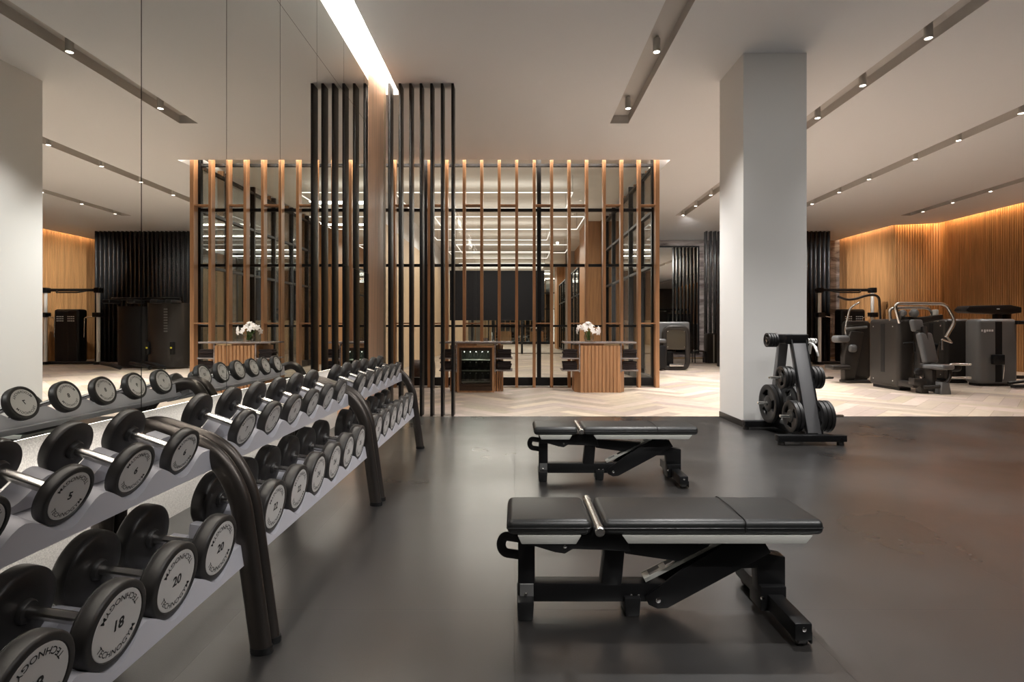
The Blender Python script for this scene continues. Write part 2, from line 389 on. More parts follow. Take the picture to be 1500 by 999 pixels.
rows = [(0, [8.75, 6.95, 5.1, 3.2, 1.3, -1.], 'ceiling slot above the benches'),
        (1, [17.1, 15.8, 14.5, 13.2, 11.9, 10.5, 9.15, 7.92, 6.62, 5.2, 3.7, 2.2, .5], 'ceiling slot past the weight tree'),
        (2, [16.9, 15.55, 14.2, 12.95, 11.4, 10.25, 8.95, 7.6, 6.2, 4.8, 3.2, 1.2], 'third ceiling slot'),
        (3, [16.6, 15.4, 14.1, 12.7, 11.3, 9.9, 8.4, 6.6, 4.5], 'ceiling slot by the oak wall')]
for i, ys, nm in rows:
    for k, y in enumerate(ys):
        x = tx(i, (TR[i][0]+TR[i][1])/2, y)
        lab = f'spotlight {ORD[k]} from the far end of the {nm}'
        if used: s = dup(sp0, (x, y, CEIL-.055), lab)
        else: s = sp0; s.location = (x, y, CEIL-.055); s['label'] = lab; used = True
        d = bpy.data.lights.new('spot_lamp', 'SPOT'); d.energy = SPOT_W*STR(i, y); d.color = SPOT_COL
        d.spot_size = math.radians(92); d.spot_blend = .8; d.shadow_soft_size = .05
        o = bpy.data.objects.new('spot_lamp', d); COL.objects.link(o); o.location = (x, y, CEIL-.07)
        aim = None
        if i == 2 and y > 15:      # turned towards the pale bay of the oak wall
            aim = (13.3, 21.2 if y > 16 else 20.5, 2.9); d.energy = 1700; d.spot_size = math.radians(36); d.spot_blend = .8
        if i == 1 and y > 17:      # turned towards the marble beside the far mirror
            aim = (7.7, 22.4, 2.6); d.energy = 1300; d.spot_size = math.radians(60); d.spot_blend = .9
        if i == 0 and y < 2:       # near heads tilted forwards onto the bench and the column
            aim = (.7, 2.6, .35) if y < 0 else (3.3, 7.0, 2.4); d.energy = 800 if y < 0 else 170; d.spot_size = math.radians(52 if y < 0 else 60); d.spot_blend = 1.
        if i == 1 and y < 3:
            aim = (3.5, 7.1, 2.3) if y > 1 else (1.0, 3.4, .4); d.energy = 140 if y > 1 else 800; d.spot_size = math.radians(60); d.spot_blend = 1.
        if aim: o.rotation_euler = (Vector(aim)-Vector(o.location)).to_track_quat('-Z', 'Y').to_euler()

# ------------------------------------------------------------------ mirror wall panels
edges = [-5.5, -4.692, -3.857, -3.022, -2.187, -1.352, -.517, .318, 1.153, 1.988, 2.823, 3.658, 4.493, 5.328, 6.163, 7.0, 7.199]
def mirror_panel(y0, y1, z0, z1, label):
    b = BM(); box(b, XM-.018, XM, y0+.0035, y1-.0035, z0, z1)
    for f in b.faces: f.material_index = 0 if f.normal.x > .9 else 1
    tag(obj('mirror_panel', b, [M['mirror'], M['edge']], smooth=False), label, 'mirror', 'mirror panels on the wall behind the dumbbells')
nl = len(edges)-1
for i in range(nl):
    k = nl-1-i
    if k >= 12: continue
    y0, y1 = edges[i], edges[i+1]
    mirror_panel(y0, y1, .86 if i < nl-2 else 2.004, 3.955, f'tall lower mirror panel, {ORD[k]} from the oak wall end')
    mirror_panel(y0, y1, 3.96, CEIL+.26, f'short upper mirror panel under the ceiling, {ORD[k]} from the oak wall end')
b = BM(); box(b, XM-.016, XM+.004, 6.168, 7.195, .86, 2.0)
for f in b.faces: f.material_index = 0 if f.normal.x > .9 else 1
tag(obj('mirror_door', b, [M['mirror'], M['edge']], smooth=False), 'low mirrored hatch set in the mirror wall next to the oak wall end', 'mirror')

# ================================================================== DUMBBELLS AND RACKS
_txt = {}
def text_mesh(s, size, fat):
    c = bpy.data.curves.new('t', 'FONT'); c.body = s; c.size = size; c.align_x = 'CENTER'; c.align_y = 'CENTER'; c.resolution_u = 3; c.offset = fat*size
    o = bpy.data.objects.new('t', c); COL.objects.link(o); dg = bpy.context.evaluated_depsgraph_get()
    me = o.evaluated_get(dg).to_mesh(); v = [tuple(x.co) for x in me.vertices]; f = [tuple(p.vertices) for p in me.polygons]
    o.evaluated_get(dg).to_mesh_clear(); bpy.data.objects.remove(o); bpy.data.curves.remove(c)
    return v, f
def face_plate(num, rp, sgn, xo):
    """printed round face at x = xo looking towards sgn*x"""
    b = BM()
    lathe(b, [(0, 0), (rp*.98, 0), (rp, -.0008), (rp, -.004)], 'x', 40, mi=0)
    for s, size, mode in ((str(num), rp*.46, 0), ('TECHNOGYM', rp*.265, 1), ('TECHNOGYM', rp*.265, 2)):
        key = (s, round(size, 4))
        if key not in _txt: _txt[key] = text_mesh(s, size, .030 if mode == 0 else .010)
        v, f = _txt[key]; vs_ = []
        for x, y, z in v:
            if mode == 0: p = (x*1.02, y)
            else:
                rr = rp*.80; an = -PI/2+x*1.10/rr; r2 = rr-y*.95; p = (r2*math.cos(an), r2*math.sin(an))
                if mode == 2: p = (-p[0], -p[1])
            vs_.append(b.verts.new((.0006, p[0], p[1])))
        for q in f:
            try: nf = b.faces.new([vs_[i] for i in q]); nf.material_index = 1
            except ValueError: pass
    for v in b.verts:
        if sgn < 0: v.co = Vector((-v.co.x, -v.co.y, v.co.z))
        v.co.x += xo
    return b
def dumbbell(num, R, T, L, rh):
    t = thing('dumbbell', 'x', 'dumbbell')
    b = BM(); lathe(b, [(rh*.92, -L/2+T), (rh, -L/2+T+.01), (rh*1.06, 0), (rh, L/2-T-.01), (rh*.92, L/2-T)], 'x', 16); obj('handle', b, M['steel'], t)
    for s in (1, -1):
        rp = R*.80; e = R*.085
        pr = [(rh*.9, L/2-T-.012), (rh*1.75, L/2-T-.012), (rh*1.95, L/2-T-.008), (rh*2.05, L/2-T+.001), (R*.55, L/2-T), (R*.90, L/2-T+.004), (R*.96, L/2-T+.008), (R*.985, L/2-T+T*.2), (R*.975, L/2-T+T*.22), (R*.99, L/2-T+T*.25), (R, L/2-T+T*.45), (R, L/2-e), (R*.988, L/2-e*.42), (R*.965, L/2-e*.12), (R*.93, L/2), (rp+.003, L/2), (rp+.001, L/2-.003), (0, L/2-.004)]
        b = BM(); lathe(b, [(r, h*s) for r, h in pr], 'x', 40); h = obj('weight_head', b, M['rubber'], t, sharp=50)
        obj('face_plate', face_plate(num, rp, s, s*(L/2-.0012)), [M['plate'], M['ink']], h, smooth=False)
    return t
SPEC = {4: (.076, .040), 5: (.081, .041), 6: (.085, .043), 7: (.086, .045), 8: (.087, .047), 9: (.088, .049), 10: (.089, .051), 12: (.090, .053), 14: (.091, .055),
        16: (.110, .056), 18: (.113, .060), 20: (.115, .063), 22: (.116, .066), 24: (.117, .069), 26: (.118, .072), 28: (.119, .074), 30: (.120, .076), 32: (.121, .078)}
protos = {}
def put_dumbbell(num, x, y, z, tilt, label):
    R, T = SPEC[num]; L = (.245 if num < 15 else .31)+ (num % 14)*.001; rh = .0145 if num < 15 else .016
    first = num not in protos
    if first: protos[num] = dumbbell(num, R, T, L, rh)
    c = Vector((x-L/2*math.cos(tilt), y, z+L/2*math.sin(tilt)))
    if first: t = protos[num]; t.location = c; t.rotation_euler = (0, tilt, 0); t['label'] = label
    else: t = dup(protos[num], c, label, rot=(0, tilt, 0))
    t['group'] = 'dumbbells on the racks'
UP_T, LO_T = math.radians(19), math.radians(8)
UX, UZ, LX, LZ = -1.195, .845, -1.065, .500
mods = [('near', 1.3415, 1.66, [4, 4, 5, 5, 6, 6], [16, 16, 18, 18, 20, 20], .255),
        ('middle', 3.105, 1.66, [7, 7, 8, 8, 9, 9], [22, 22, 24, 24, 26, 26], .268),
        ('far', 4.945, 1.70, [10, 10, 12, 12, 14, 14], [28, 28, 30, 30, 32, 32], .268)]
def wave_rail(bm, ycs, y0, y1, zc, r, zb, x0, x1):
    """slab with a scalloped top: troughs under each weight head, straight bottom"""
    n = 96; top = []
    amp = .030
    for i in range(n+1):
        y = y0+(y1-y0)*i/n
        d = min(abs(y-c) for c in ycs)
        if y < ycs[0]-.13 or y > ycs[-1]+.13: k = 1.
        else: k = .5-.5*math.cos(min(d/.131, 1)*PI)
        top.append((y, zc-r+ -.004+amp*2*k))
    prism(bm, [(y0, zb)]+top+[(y1, zb)], x0, x1, 'yz')
def dumbbell_rack(nm, yc, ln, ups, los, sp, legs):
    t = thing('dumbbell_rack', f'grey two-tier dumbbell rack with bent tube legs, the {"nearest module" if 0 else nm + " module of the row"}', 'rack', (-1.3, yc, 0))
    y0, y1 = -ln/2, ln/2
    ycs = [(-2.5+i)*sp for i in range(6)]
    RU = max(SPEC[q][0] for q in ups)+.001; RL = max(SPEC[q][0] for q in los)+.001
    for tier, X, Z, tilt, R, dep in (('upper', UX, UZ, UP_T, RU, .225), ('lower', LX, LZ, LO_T, RL, .295)):
        # local frame: x along the dumbbell axis (front +), z perpendicular to it
        mx = Matrix.Translation((X+1.3, 0, Z)) @ Matrix.Rotation(tilt, 4, 'Y')
        for nme, xa, xb in (('front_rail', -.075, -.004), ('rear_rail', -dep, -dep+.06)):
            b = BM(); wave_rail(b, ycs, y0, y1, 0, R, -R-.024, xa, xb)
            sg = (-.06 if tier == 'upper' else -.16) if nme == 'front_rail' else .10
            sh = Matrix(((1, 0, sg, 0), (0, 1, 0, 0), (-math.tan(tilt), 0, 1, 0), (0, 0, 0, 1)))
            bmesh.ops.transform(b, matrix=Matrix.Translation((X+1.3+sg*R, 0, Z)) @ sh, verts=b.verts); obj(nme, b, M['shelf'], t, sharp=30)
        b = BM(); box(b, -dep, -.02, y0, y1, -R-.030, -R-.022, .002, 1)
        bmesh.ops.transform(b, matrix=mx, verts=b.verts); obj('shelf_tray', b, M['shelf'], t)
    for ly in legs:
        b = BM()
        path = fillet([(.29, 0, .02), (.205, 0, .64), (.10, 0, .808), (-.22, 0, .915), (-.33, 0, .74), (-.37, 0, .02)], .16, 10)
        tube(b, [Vector(p)+Vector((0, ly, 0)) for p in path], .042, 20, .028, up=(1, 0, 0)); obj('leg_frame', b, M['bronze'], t, sharp=60)
        b = BM(); box(b, -.33, .22, ly-.012, ly+.012, .36, .42, .004, 1); obj('cross_bar', b, M['blackmetal'], t)
        for x in (.292, -.371):
            b = BM(); lathe(b, [(0, .004), (.044, .004), (.046, .01), (.045, .03), (.0, .03)], seg=20, at=(0, 0, 0))
            for v in b.verts: v.co.y *= .66; v.co += Vector((x, ly, 0))
            obj('foot', b, M['black'], t)
    return t
def seat_word(i): return 'first' if i % 2 == 0 else 'second'
for mi_, (nm, yc, ln, ups, los, sp) in enumerate(mods):
    legs = {0: [-.80, .835], 1: [-.855, .865], 2: [-.865, .88]}[mi_]
    dumbbell_rack(nm, yc, ln, ups, los, sp, legs)
    for i in range(6):
        y = yc+(-2.5+i)*sp
        wn = seat_word(i)
        put_dumbbell(ups[i], UX, y, UZ, UP_T, f'black dumbbell marked {NUM[ups[i]]}, {wn} of its pair, upper tier of the {nm} rack')
        put_dumbbell(los[i], LX, y, LZ, LO_T, f'large dumbbell marked {NUM[los[i]]}, {wn} of its pair, lower tier of the {nm} rack')

# ================================================================== BENCHES
def bolt(bm, x, y, z, r=.008, ax='y', s=-1):
    lathe(bm, [(0, s*.006), (r*.6, s*.006), (r, s*.004), (r, 0), (0, 0)], ax, 12, (x, y, z))
def bench_proto():
    t = thing('weight_bench', 'x', 'bench')
    H = .038
    b = BM()
    box(b, .015, .091, -H, H, .075, .36, .006); obj('front_upright', b, M['blackmetal'], t)
    b = BM(); box(b, .03, .69, -H, H, .060, .143, .006); obj('lower_beam', b, M['blackmetal'], t)
    b = BM(); prism(b, [(.39, .13), (.482, .13), (.500, .33), (.41, .33)], -H, H, 'xz', .005); obj('middle_upright', b, M['blackmetal'], t)
    b = BM(); prism(b, [(.015, .382), (.275, .372), (.35, .395), (.50, .372), (.52, .29), (.40, .298), (.26, .302), (.225, .281), (.18, .288), (.09, .315), (.015, .315)], -H-.012, H+.012, 'xz', .005)
    obj('seat_bracket', b, M['blackmetal'], t)
    b = BM(); prism(b, [(.497, .345), (.95, .308), (1.223, .262), (1.223, .10), (1.10, .10), (1.095, .21), (.968, .207), (.497, .275)], -H+.004, H-.004, 'xz', .005); obj('upper_beam', b, M['blackmetal'], t)
    b = BM(); prism(b, [(.585, .09), (.60, .055), (.64, .036), (.685, .040), (1.149, .289), (1.115, .345), (.951, .335), (.758, .217)], -H-.016, -H-.002, 'xz', .003)
    prism(b, [(.585, .09), (.60, .055), (.64, .036), (.685, .040), (1.149, .289), (1.115, .345), (.951, .335), (.758, .217)], H+.002, H+.016, 'xz', .003)
    obj('diagonal_brace', b, M['blackmetal'], t)
    # toothed adjustment ladder
    b = BM(); an = math.radians(27); mx = Matrix.Translation((.590, 0, .150)) @ Matrix.Rotation(-an, 4, 'Y')
    for y in (-.030, .030): box(b, 0, .43, y-.004, y+.004, -.004, .014, .001, 1, mx)
    for x in (.0, .085, .17, .255, .34): box(b, x, x+.030, -.034, .034, .004, .012, .001, 1, mx)
    obj('ladder', b, M['greyplate'], t)
    # cushions
    def cushion(nm, x0, x1):
        b = BM(); box(b, x0, x1, -.172, .172, .408, .474, .026, 5)
        for v in b.verts:
            if v.co.z > .45: v.co.z += .006*(1-((v.co.x-(x0+x1)/2)/((x1-x0)/2))**2)*(1-(v.co.y/.172)**2)
        c = obj(nm, b, M['leather'], t, sharp=60)
        b = BM(); z = .441
        e = .0015; pts = fillet([(x0+.02, -.172-e, z), (x1-.0, -.172-e, z), (x1+e, .172+e, z), (x0-e, .172+e, z), (x0-e, -.172-e, z), (x0+.02, -.172-e, z)], .026, 5)
        tube(b, pts, .0022, 6); obj('piping', b, M['leather'], c)
    cushion('seat_cushion', -.032, .328); cushion('back_cushion', .378, 1.325)
    b = BM(); tube(b, fillet([(.985, -.1745, .425), (.985, -.1745, .470), (.985, -.155, .4755), (.985, 0, .4805), (.985, .155, .4755), (.985, .1745, .470), (.985, .1745, .425)], .012, 4), .0024, 6); obj('seam', b, M['ink'], t)
    b = BM(); prism(b, [(.012, .409), (.285, .409), (.262, .372), (.03, .372)], -.168, .168, 'xz', .003); obj('seat_plate', b, M['greyplate'], t)
    b = BM(); prism(b, [(.46, .409), (1.275, .409), (1.245, .374), (.485, .374)], -.168, .168, 'xz', .003); obj('back_plate', b, M['greyplate'], t)
    b = BM(); lathe(b, [(0, -.245), (.015, -.245), (.021, -.240), (.021, -.19), (.0195, -.188), (.0195, .15), (.021, .152), (.021, .19), (.015, .195), (0, .195)], 'y', 20, (.353, 0, .452)); obj('pivot_roller', b, M['steel'], t)
    b = BM(); tube(b, fillet([(.02, 0, .335), (-.050, 0, .345), (-.066, 0, .305), (-.050, 0, .268), (.02, 0, .258)], .02, 5), .0085, 10, .022, up=(0, 1, 0)); obj('carry_handle', b, M['blackmetal'], t)
    # feet
    for nm, x in (('front_foot', .05), ('middle_foot', .53)):
        b = BM(); prism(b, [(x-.036, .004), (x+.030, .004), (x+.036, .09), (x-.040, .09)], -.10 if x < .1 else -.06, .10 if x < .1 else .06, 'xz', .008)
        obj(nm, b, M['black'], t)
    b = BM(); box(b, .022, .085, -.045, -.038, .088, .145, .002, 1); obj('bracket', b, M['shroudgrey'], t)
    b = BM(); box(b, 1.13, 1.20, -.30, .30, .035, .105, .006)
    box(b, 1.10, 1.215, -.06, .06, .03, .14, .005); obj('rear_cross_foot', b, M['blackmetal'], t)
    for y in (-.26, .24):
        b = BM(); lathe(b, [(0, -.022), (.03, -.022), (.036, -.016), (.036, .016), (.03, .022), (0, .022)], 'x', 24, (1.165, y, .040)); obj('wheel', b, M['rubber'], t)
    for x, y, z, r in ((.525, -H, .09, .007), (.558, -H, .09, .007), (.642, -H-.016, .076, .011), (.05, -.046, .10, .007), (.225, -H-.012, .315, .008), (1.165, -.30, .082, .009), (1.105, -.061, .09, .008)):
        b = BM(); bolt(b, x, y, z, r); obj('bolt', b, M['chrome'], t)
    b = BM(); box(b, 1.202, 1.212, -.28, -.16, .01, .06, .003, 1); obj('wheel_guard', b, M['blackmetal'], t)
    return t
bench = bench_proto(); bench.location = (0, 2.50, 0)
bench['label'] = 'black flat weight bench with silver side plates, the one closer to the dumbbell legs and lower tier'
bench['label'] = 'black adjustable weight bench lying flat, the larger one in front'
dup(bench, (.19, 4.67, 0), 'black adjustable weight bench lying flat, the smaller one just before the oak floor')
for o_ in (bench,): o_['group'] = 'flat weight benches'

# ================================================================== WEIGHT TREE
def weight_plate_mesh(R, T):
    """iron plate with three grip windows and a hub hole, axis along x"""
    t = bmesh.new(); seg = 60
    rr = [.11, .20, .36, .42, .72, .80, .94, 1.0]; th = [.5, .5, .48, .30, .30, .48, .5, .42]
    win = lambda j, k: j == 3 and any((k-c) % seg < 9 for c in (6, 26, 46))
    V = {}
    def vert(j, k, s):
        key = (j, k % seg, s)
        if key not in V:
            a = 2*PI*k/seg; V[key] = t.verts.new((s*T*th[j], R*rr[j]*math.cos(a), R*rr[j]*math.sin(a)))
        return V[key]
    n = len(rr)
    for j in range(n-1):
        for k in range(seg):
            if win(j, k):
                continue
            for s in (1, -1): t.faces.new((vert(j, k, s), vert(j+1, k, s), vert(j+1, k+1, s), vert(j, k+1, s)))
    for k in range(seg):
        t.faces.new((vert(0, k, 1), vert(0, k+1, 1), vert(0, k+1, -1), vert(0, k, -1)))
        t.faces.new((vert(n-1, k, 1), vert(n-1, k+1, 1), vert(n-1, k+1, -1), vert(n-1, k, -1)))
        if win(3, k):
            t.faces.new((vert(3, k, 1), vert(3, k+1, 1), vert(3, k+1, -1), vert(3, k, -1)))
            t.faces.new((vert(4, k, 1), vert(4, k+1, 1), vert(4, k+1, -1), vert(4, k, -1)))
            for kk in (k, k+1):
                if not win(3, kk if kk > k else k-1):
                    t.faces.new((vert(3, kk, 1), vert(4, kk, 1), vert(4, kk, -1), vert(3, kk, -1)))
    bmesh.ops.recalc_face_normals(t, faces=t.faces)
    return t
TX = 3.30
tree = thing('weight_tree', 'black and grey plate storage tree standing before the white column', 'rack', (TX, 6.48, 0))
def pt(nm, bm, m): return obj(nm, bm, m, tree)
b = BM(); box(b, -.42, .33, -.52, -.43, .045, .115, .005); bolt(b, .27, -.52, .085, .012); pt('foot_bar', b, M['blackmetal'])
b = BM(); box(b, -.40, .33, .40, .49, .045, .115, .005); bolt(b, -.34, .40, .085, .012); pt('foot_bar', b, M['blackmetal'])
b = BM(); box(b, -.06, .06, -.44, .42, .05, .125, .005); pt('base_beam', b, M['blackmetal'])
for x in (-.37, .28):
    for y in (-.475, .445):
        b = BM(); lathe(b, [(0, .004), (.035, .004), (.037, .012), (.035, .05), (0, .05)], seg=20, at=(x, y, 0)); pt('rubber_foot', b, M['rubber'])
def leaning(nm, ya, yb, wd, m, dx):
    b = BM(); prism(b, [(ya, .10), (ya+.10, .10), (yb+.07, 1.20), (yb, 1.20)], -wd/2+dx, wd/2+dx, 'yz', .004); pt(nm, b, m)
leaning('near_leg', -.42, -.06, .165, M['treegrey'], .03)
leaning('far_leg', .33, .09, .105, M['treegrey'], -.05)
b = BM(); prism(b, [(-.44, .10), (-.40, .10), (-.045, 1.20), (-.075, 1.20)], -.066, -.050, 'yz', .002); prism(b, [(-.44, .10), (-.40, .10), (-.045, 1.20), (-.075, 1.20)], .108, .118, 'yz', .002); pt('leg_edge', b, M['blackmetal'])
b = BM(); box(b, -.13, .14, -.09, .17, 1.10, 1.215, .012, 3); pt('head_block', b, M['blackmetal'])
# pegs: (y, z, side)
PEG = [(-.30, .293, -1, .30), (-.30, .293, 1, .42), (-.10, .708, -1, .33), (-.10, .708, 1, .42), (.27, .363, -1, .30), (.27, .363, 1, .36), (.10, 1.135, -1, .27), (-.02, 1.135, 1, .22)]
for y, z, s, ln in PEG:
    b = BM(); lathe(b, [(0, 0), (.017, 0), (.017, ln-.006), (.013, ln), (0, ln)], 'x', 16)
    for v in b.verts: v.co = Vector((v.co.x*s, v.co.y+y, v.co.z+z))
    pt('storage_peg', b, M['chrome'])
PL = {}
def plate(R, T, x, y, z, s, label):
    key = R
    if key not in PL:
        o = obj('weight_plate', weight_plate_mesh(R, T), M['iron'], sharp=30); PL[key] = o
    else:
        o = PL[key].copy(); COL.objects.link(o)
    # the plate hangs on the peg by its hub hole
    o.location = (TX+x*s, 6.48+y, z-R*.11+.0175); tag(o, label, 'weight plate', 'plates on the weight tree')
    o.rotation_euler = (random.uniform(0, 2), 0, 0)
for R, T, x0, y, z, s, n, nm in ((.178, .042, .125, -.30, .293, -1, 2, 'medium black plate on the lower front peg facing the benches'),
                                (.178, .042, .125, -.30, .293, 1, 3, 'medium black plate on the lower front peg facing the oak floor'),
                                (.132, .036, .10, -.10, .708, -1, 3, 'small black plate on the upper peg facing the benches'),
                                (.132, .036, .16, -.10, .708, 1, 3, 'small black plate on the upper peg facing the oak wall'),
                                (.235, .046, .11, .27, .363, -1, 2, 'large black plate on the lower back peg by the column'),
                                (.232, .046, .11, .27, .363, 1, 2, 'large black plate on the lower back peg away from the column'),
                                (.085, .026, .165, .10, 1.135, -1, 4, 'tiny black plate on the top peg beside the column')):
    for k in range(n):
        plate(R, T, x0+k*(T+.004), y, z, s, f'{nm}, {ORD[k]} from the post')
# spring clips on the top peg
for k in range(2):
    t = thing('spring_collar', f'chrome spring clip on the top peg of the weight tree, {ORD[k]} from the post', 'clip', (TX+.165+k*.035, 6.46, 1.135), (random.uniform(-.3, .3), 0, random.uniform(-.15, .15)), 'spring clips on the weight tree')
    b = BM(); pts = [(j*.0018, .026*math.cos(j*.45), .026*math.sin(j*.45)) for j in range(0, 42)]
    tube(b, pts, .0055, 8); obj('coil', b, M['clip'], t)
    for s in (-1, 1):
        b = BM(); tube(b, fillet([(.0 if s < 0 else .07, .0, -.02), (.02, s*.05-.04, -.05), (.03, s*.085-.05, -.15)], .02), .011, 8); obj('grip', b, M['clip'], t)

# ================================================================== BLACK FINS BY THE MIRROR POST
for i in range(7):
    x = -.925-.1535*i
    b = BM(); box(b, x, x+.037, 7.95, 8.15, 0.0, CEIL, .004, 2)
    tag(obj('fin', b, M['black']), f'tall black fin from floor to ceiling, {ORD[6-i]} from the oak wall end', 'screen', 'black fins beside the mirror wall')
    b = BM(); 
    b.free()

# ================================================================== GLASS STUDIO
ST = thing('glass_partition', 'glazed studio front with black frame and upright oak slats', 'partition', (0, 11.80, 0))
YS = 0.; FX = 3.05
xs = [FX-.376*k for k in range(1, 17)]
for k, x in enumerate([FX+.01]+xs):
    wd = .085 if k == 0 else .062
    b = BM(); box(b, x-wd/2, x+wd/2, -.10, .06, .0, CEIL+.2, .003, 1); obj('wood_slat', b, M['wood'], ST)
ZR = [(.02, .20, .10), (1.30, 1.345, .07), (2.615, 2.675, .07), (3.82, 3.885, .07), (4.80, 4.86, .07)]
for z0, z1, d in ZR:
    b = BM(); box(b, -4.6, FX+.03, .10, .10+d, z0, z1, .003, 1); obj('rail', b, M['black'], ST)
for x in (FX-.02, .53, -1.95, -4.45):
    b = BM(); box(b, x-.045, x+.045, .105, .20, .02, CEIL+.15, .003, 1); obj('mullion', b, M['black'], ST)
for x0, x1 in ((-4.45, -1.95), (-1.95, .53), (.53, FX-.02)):
    for (a0, a1, _), (c0, c1, _) in zip(ZR, ZR[1:]):
        b = BM(); box(b, x0+.045, x1-.045, .135, .145, a1, c0); obj('pane', b, M['glass'], ST, smooth=False)
al = [FX+.01]+xs
for k in range(0, 16, 2):
    for z in (1.365, 3.905):
        b = BM(); box(b, al[k+1]+.031, al[k]-.031-(.011 if k == 0 else 0), -.09, .09, z, z+.028, .002, 1); obj('crosspiece', b, M['wood'], ST)
# side of the studio
SD = thing('glass_partition', 'glazed studio side wall with black frame running away from the corner', 'partition', (FX+.03, 11.90, 0))
Y1 = 7.1
for z0, z1, d in ZR:
    b = BM(); box(b, -.06, .04, .10, Y1, z0, z1, .003, 1); obj('rail', b, M['black'], SD)
for y in (1.3, 2.55, 3.8, 5.05, 6.3, 7.05):
    b = BM(); box(b, -.07, .05, y-.035, y+.035, .02, CEIL+.15, .003, 1); obj('mullion', b, M['black'], SD)
ym = [.1, 1.3, 2.55, 3.8, 5.05, 6.3, 7.05]
for a, c in zip(ym, ym[1:]):
    for (a0, a1, _), (c0, c1, _) in zip(ZR, ZR[1:]):
        b = BM(); box(b, -.015, -.005, a+.035, c-.035, a1, c0); obj('pane', b, M['glass'], SD, smooth=False)
# side slats seen in the mirror
for k in range(1, 6):
    b = BM(); box(b, .06, .20, k*1.25-.03, k*1.25+.03, 0, CEIL+.2, .003, 1); obj('wood_slat', b, M['wood'], SD)
# studio interior
b = BM(); box(b, -3.7, -3.5, 11.9, 26.5, 0, 4.1); struct('wall_studio_left', b, M['woodpale'], smooth=False)
b = BM(); box(b, -3.75, -3.52, 11.9, 26.5, 4.1, 5.2); struct('wall_studio_left_top', b, M['ceiling'], smooth=False)
b = BM(); box(b, 2.48, 3.12, 19.0, 20.9, 0, 5.2); box(b, 2.9, 3.12, 20.9, 26.5, 0, 5.2); struct('wall_studio_right', b, M['wood'], smooth=False)
b = BM(); box(b, -6, 3.12, 26.5, 26.7, 0, 5.2); struct('wall_studio_far', b, M['wallpaint'], smooth=False)
b = BM(); box(b, -6, 2.98, 11.98, 26.5, 4.98, 5.04); struct('ceiling_studio', b, M['wavyceiling'], smooth=False)
WN = thing('window_wall', 'black framed inner window beyond the oak pier inside the studio', 'window', (2.62, 20.9, 0))
for z in (.05, 1.3, 2.6, 3.7):
    b = BM(); box(b, -.04, .04, 0, 4.2, z, z+.06, .003, 1); obj('rail', b, M['black'], WN)
for y in (.04, 1.4, 2.8, 4.16):
    b = BM(); box(b, -.04, .04, y-.04, y+.04, .05, 3.76, .003, 1); obj('mullion', b, M['black'], WN)
for y in (.08, 1.44, 2.84):
    b = BM(); box(b, -.006, .006, y, y+1.28, .1, 3.7); obj('pane', b, M['glass'], WN, smooth=False)
b = BM(); box(b, -3.4, 2.45, 26.46, 26.5, .05, 4.95); tag(obj('studio_mirror', b, M['mirror'], smooth=False), 'wide mirror covering the far wall inside the studio behind the screen', 'mirror')
t = thing('video_screen', 'huge dark video screen hanging inside the glass studio', 'screen', (-.85, 26.35, 1.62))
b = BM(); box(b, -2.28, 2.28, -.05, .10, 0, 2.40, .01, 1); obj('bezel', b, M['black'], t)
b = BM(); box(b, -2.25, 2.25, -.056, -.05, .03, 2.37); obj('display', b, M['tv'], t, smooth=False)
for s in (-1, 1):
    b = BM(); box(b, s*1.2-.05, s*1.2+.05, -.02, .09, -1.62, .05, .004, 1); obj('stand_leg', b, M['black'], t)
# line lights under the studio ceiling
for k, (x0, x1, y0, y1, z) in enumerate(((-2.9, 1.4, 13.2, 15.0, 4.55), (-2.3, 2.0, 15.6, 17.6, 4.45), (-2.9, 1.2, 18.2, 20.4, 4.55), (-2.2, 2.1, 20.6, 22.8, 4.4), (-2.8, 1.5, 23.2, 25.4, 4.5))):
    t = thing('linear_light', f'rectangular white line light under the studio ceiling, {ORD[k]} behind the glass front', 'light', ((x0+x1)/2, (y0+y1)/2, z), group='line lights in the studio')
    hx, hy = (x1-x0)/2, (y1-y0)/2
    b = BM(); box(b, -hx, hx, -hy-.007, -hy+.007, -.012, .012); box(b, -hx, hx, hy-.007, hy+.007, -.012, .012)
    box(b, -hx-.007, -hx+.007, -hy+.007, hy-.007, -.012, .012); box(b, hx-.007, hx+.007, -hy+.007, hy-.007, -.012, .012); obj('light_frame', b, M['ledline'], t, smooth=False)
    for sx in (-1, 1):
        for sy in (-1, 1):
            b = BM(); tube(b, [(sx*hx, sy*hy, .02), (sx*hx, sy*hy, 4.98-z)], .004, 6); obj('cable', b, M['blackmetal'], t)
    area('line_lamp', (0, 0, -.04), (0, 0, 0), x1-x0, .3, 85, (1, .93, .84), t)
    area('line_uplamp', (0, 0, .05), (PI, 0, 0), x1-x0, .3, 8, (1, .93, .84), t)
b = BM()
for k in range(2):
    pass
b.free()
for k in range(2):
    t = thing('leather_drum', f'dark brown leather drum lying behind the studio glass, {ORD[k]} from the oak wall end', 'bolster', (-2.35+k*.28, 13.2, 0), group='brown drums in the studio')
    b = BM(); lathe(b, [(0, -.125), (.20, -.125), (.235, -.11), (.25, -.08), (.252, 0), (.25, .08), (.235, .11), (.20, .125), (0, .125)], 'x', 36, (0, 0, .256)); obj('drum_body', b, M['brownleather'], t)
    b = BM(); lathe(b, [(.236, -.118), (.247, -.118), (.247, -.106), (.236, -.106), (.236, -.118)], 'x', 36, (0, 0, .256)); lathe(b, [(.236, .118), (.247, .118), (.247, .106), (.236, .106), (.236, .118)], 'x', 36, (0, 0, .256)); obj('seam', b, M['black'], t)

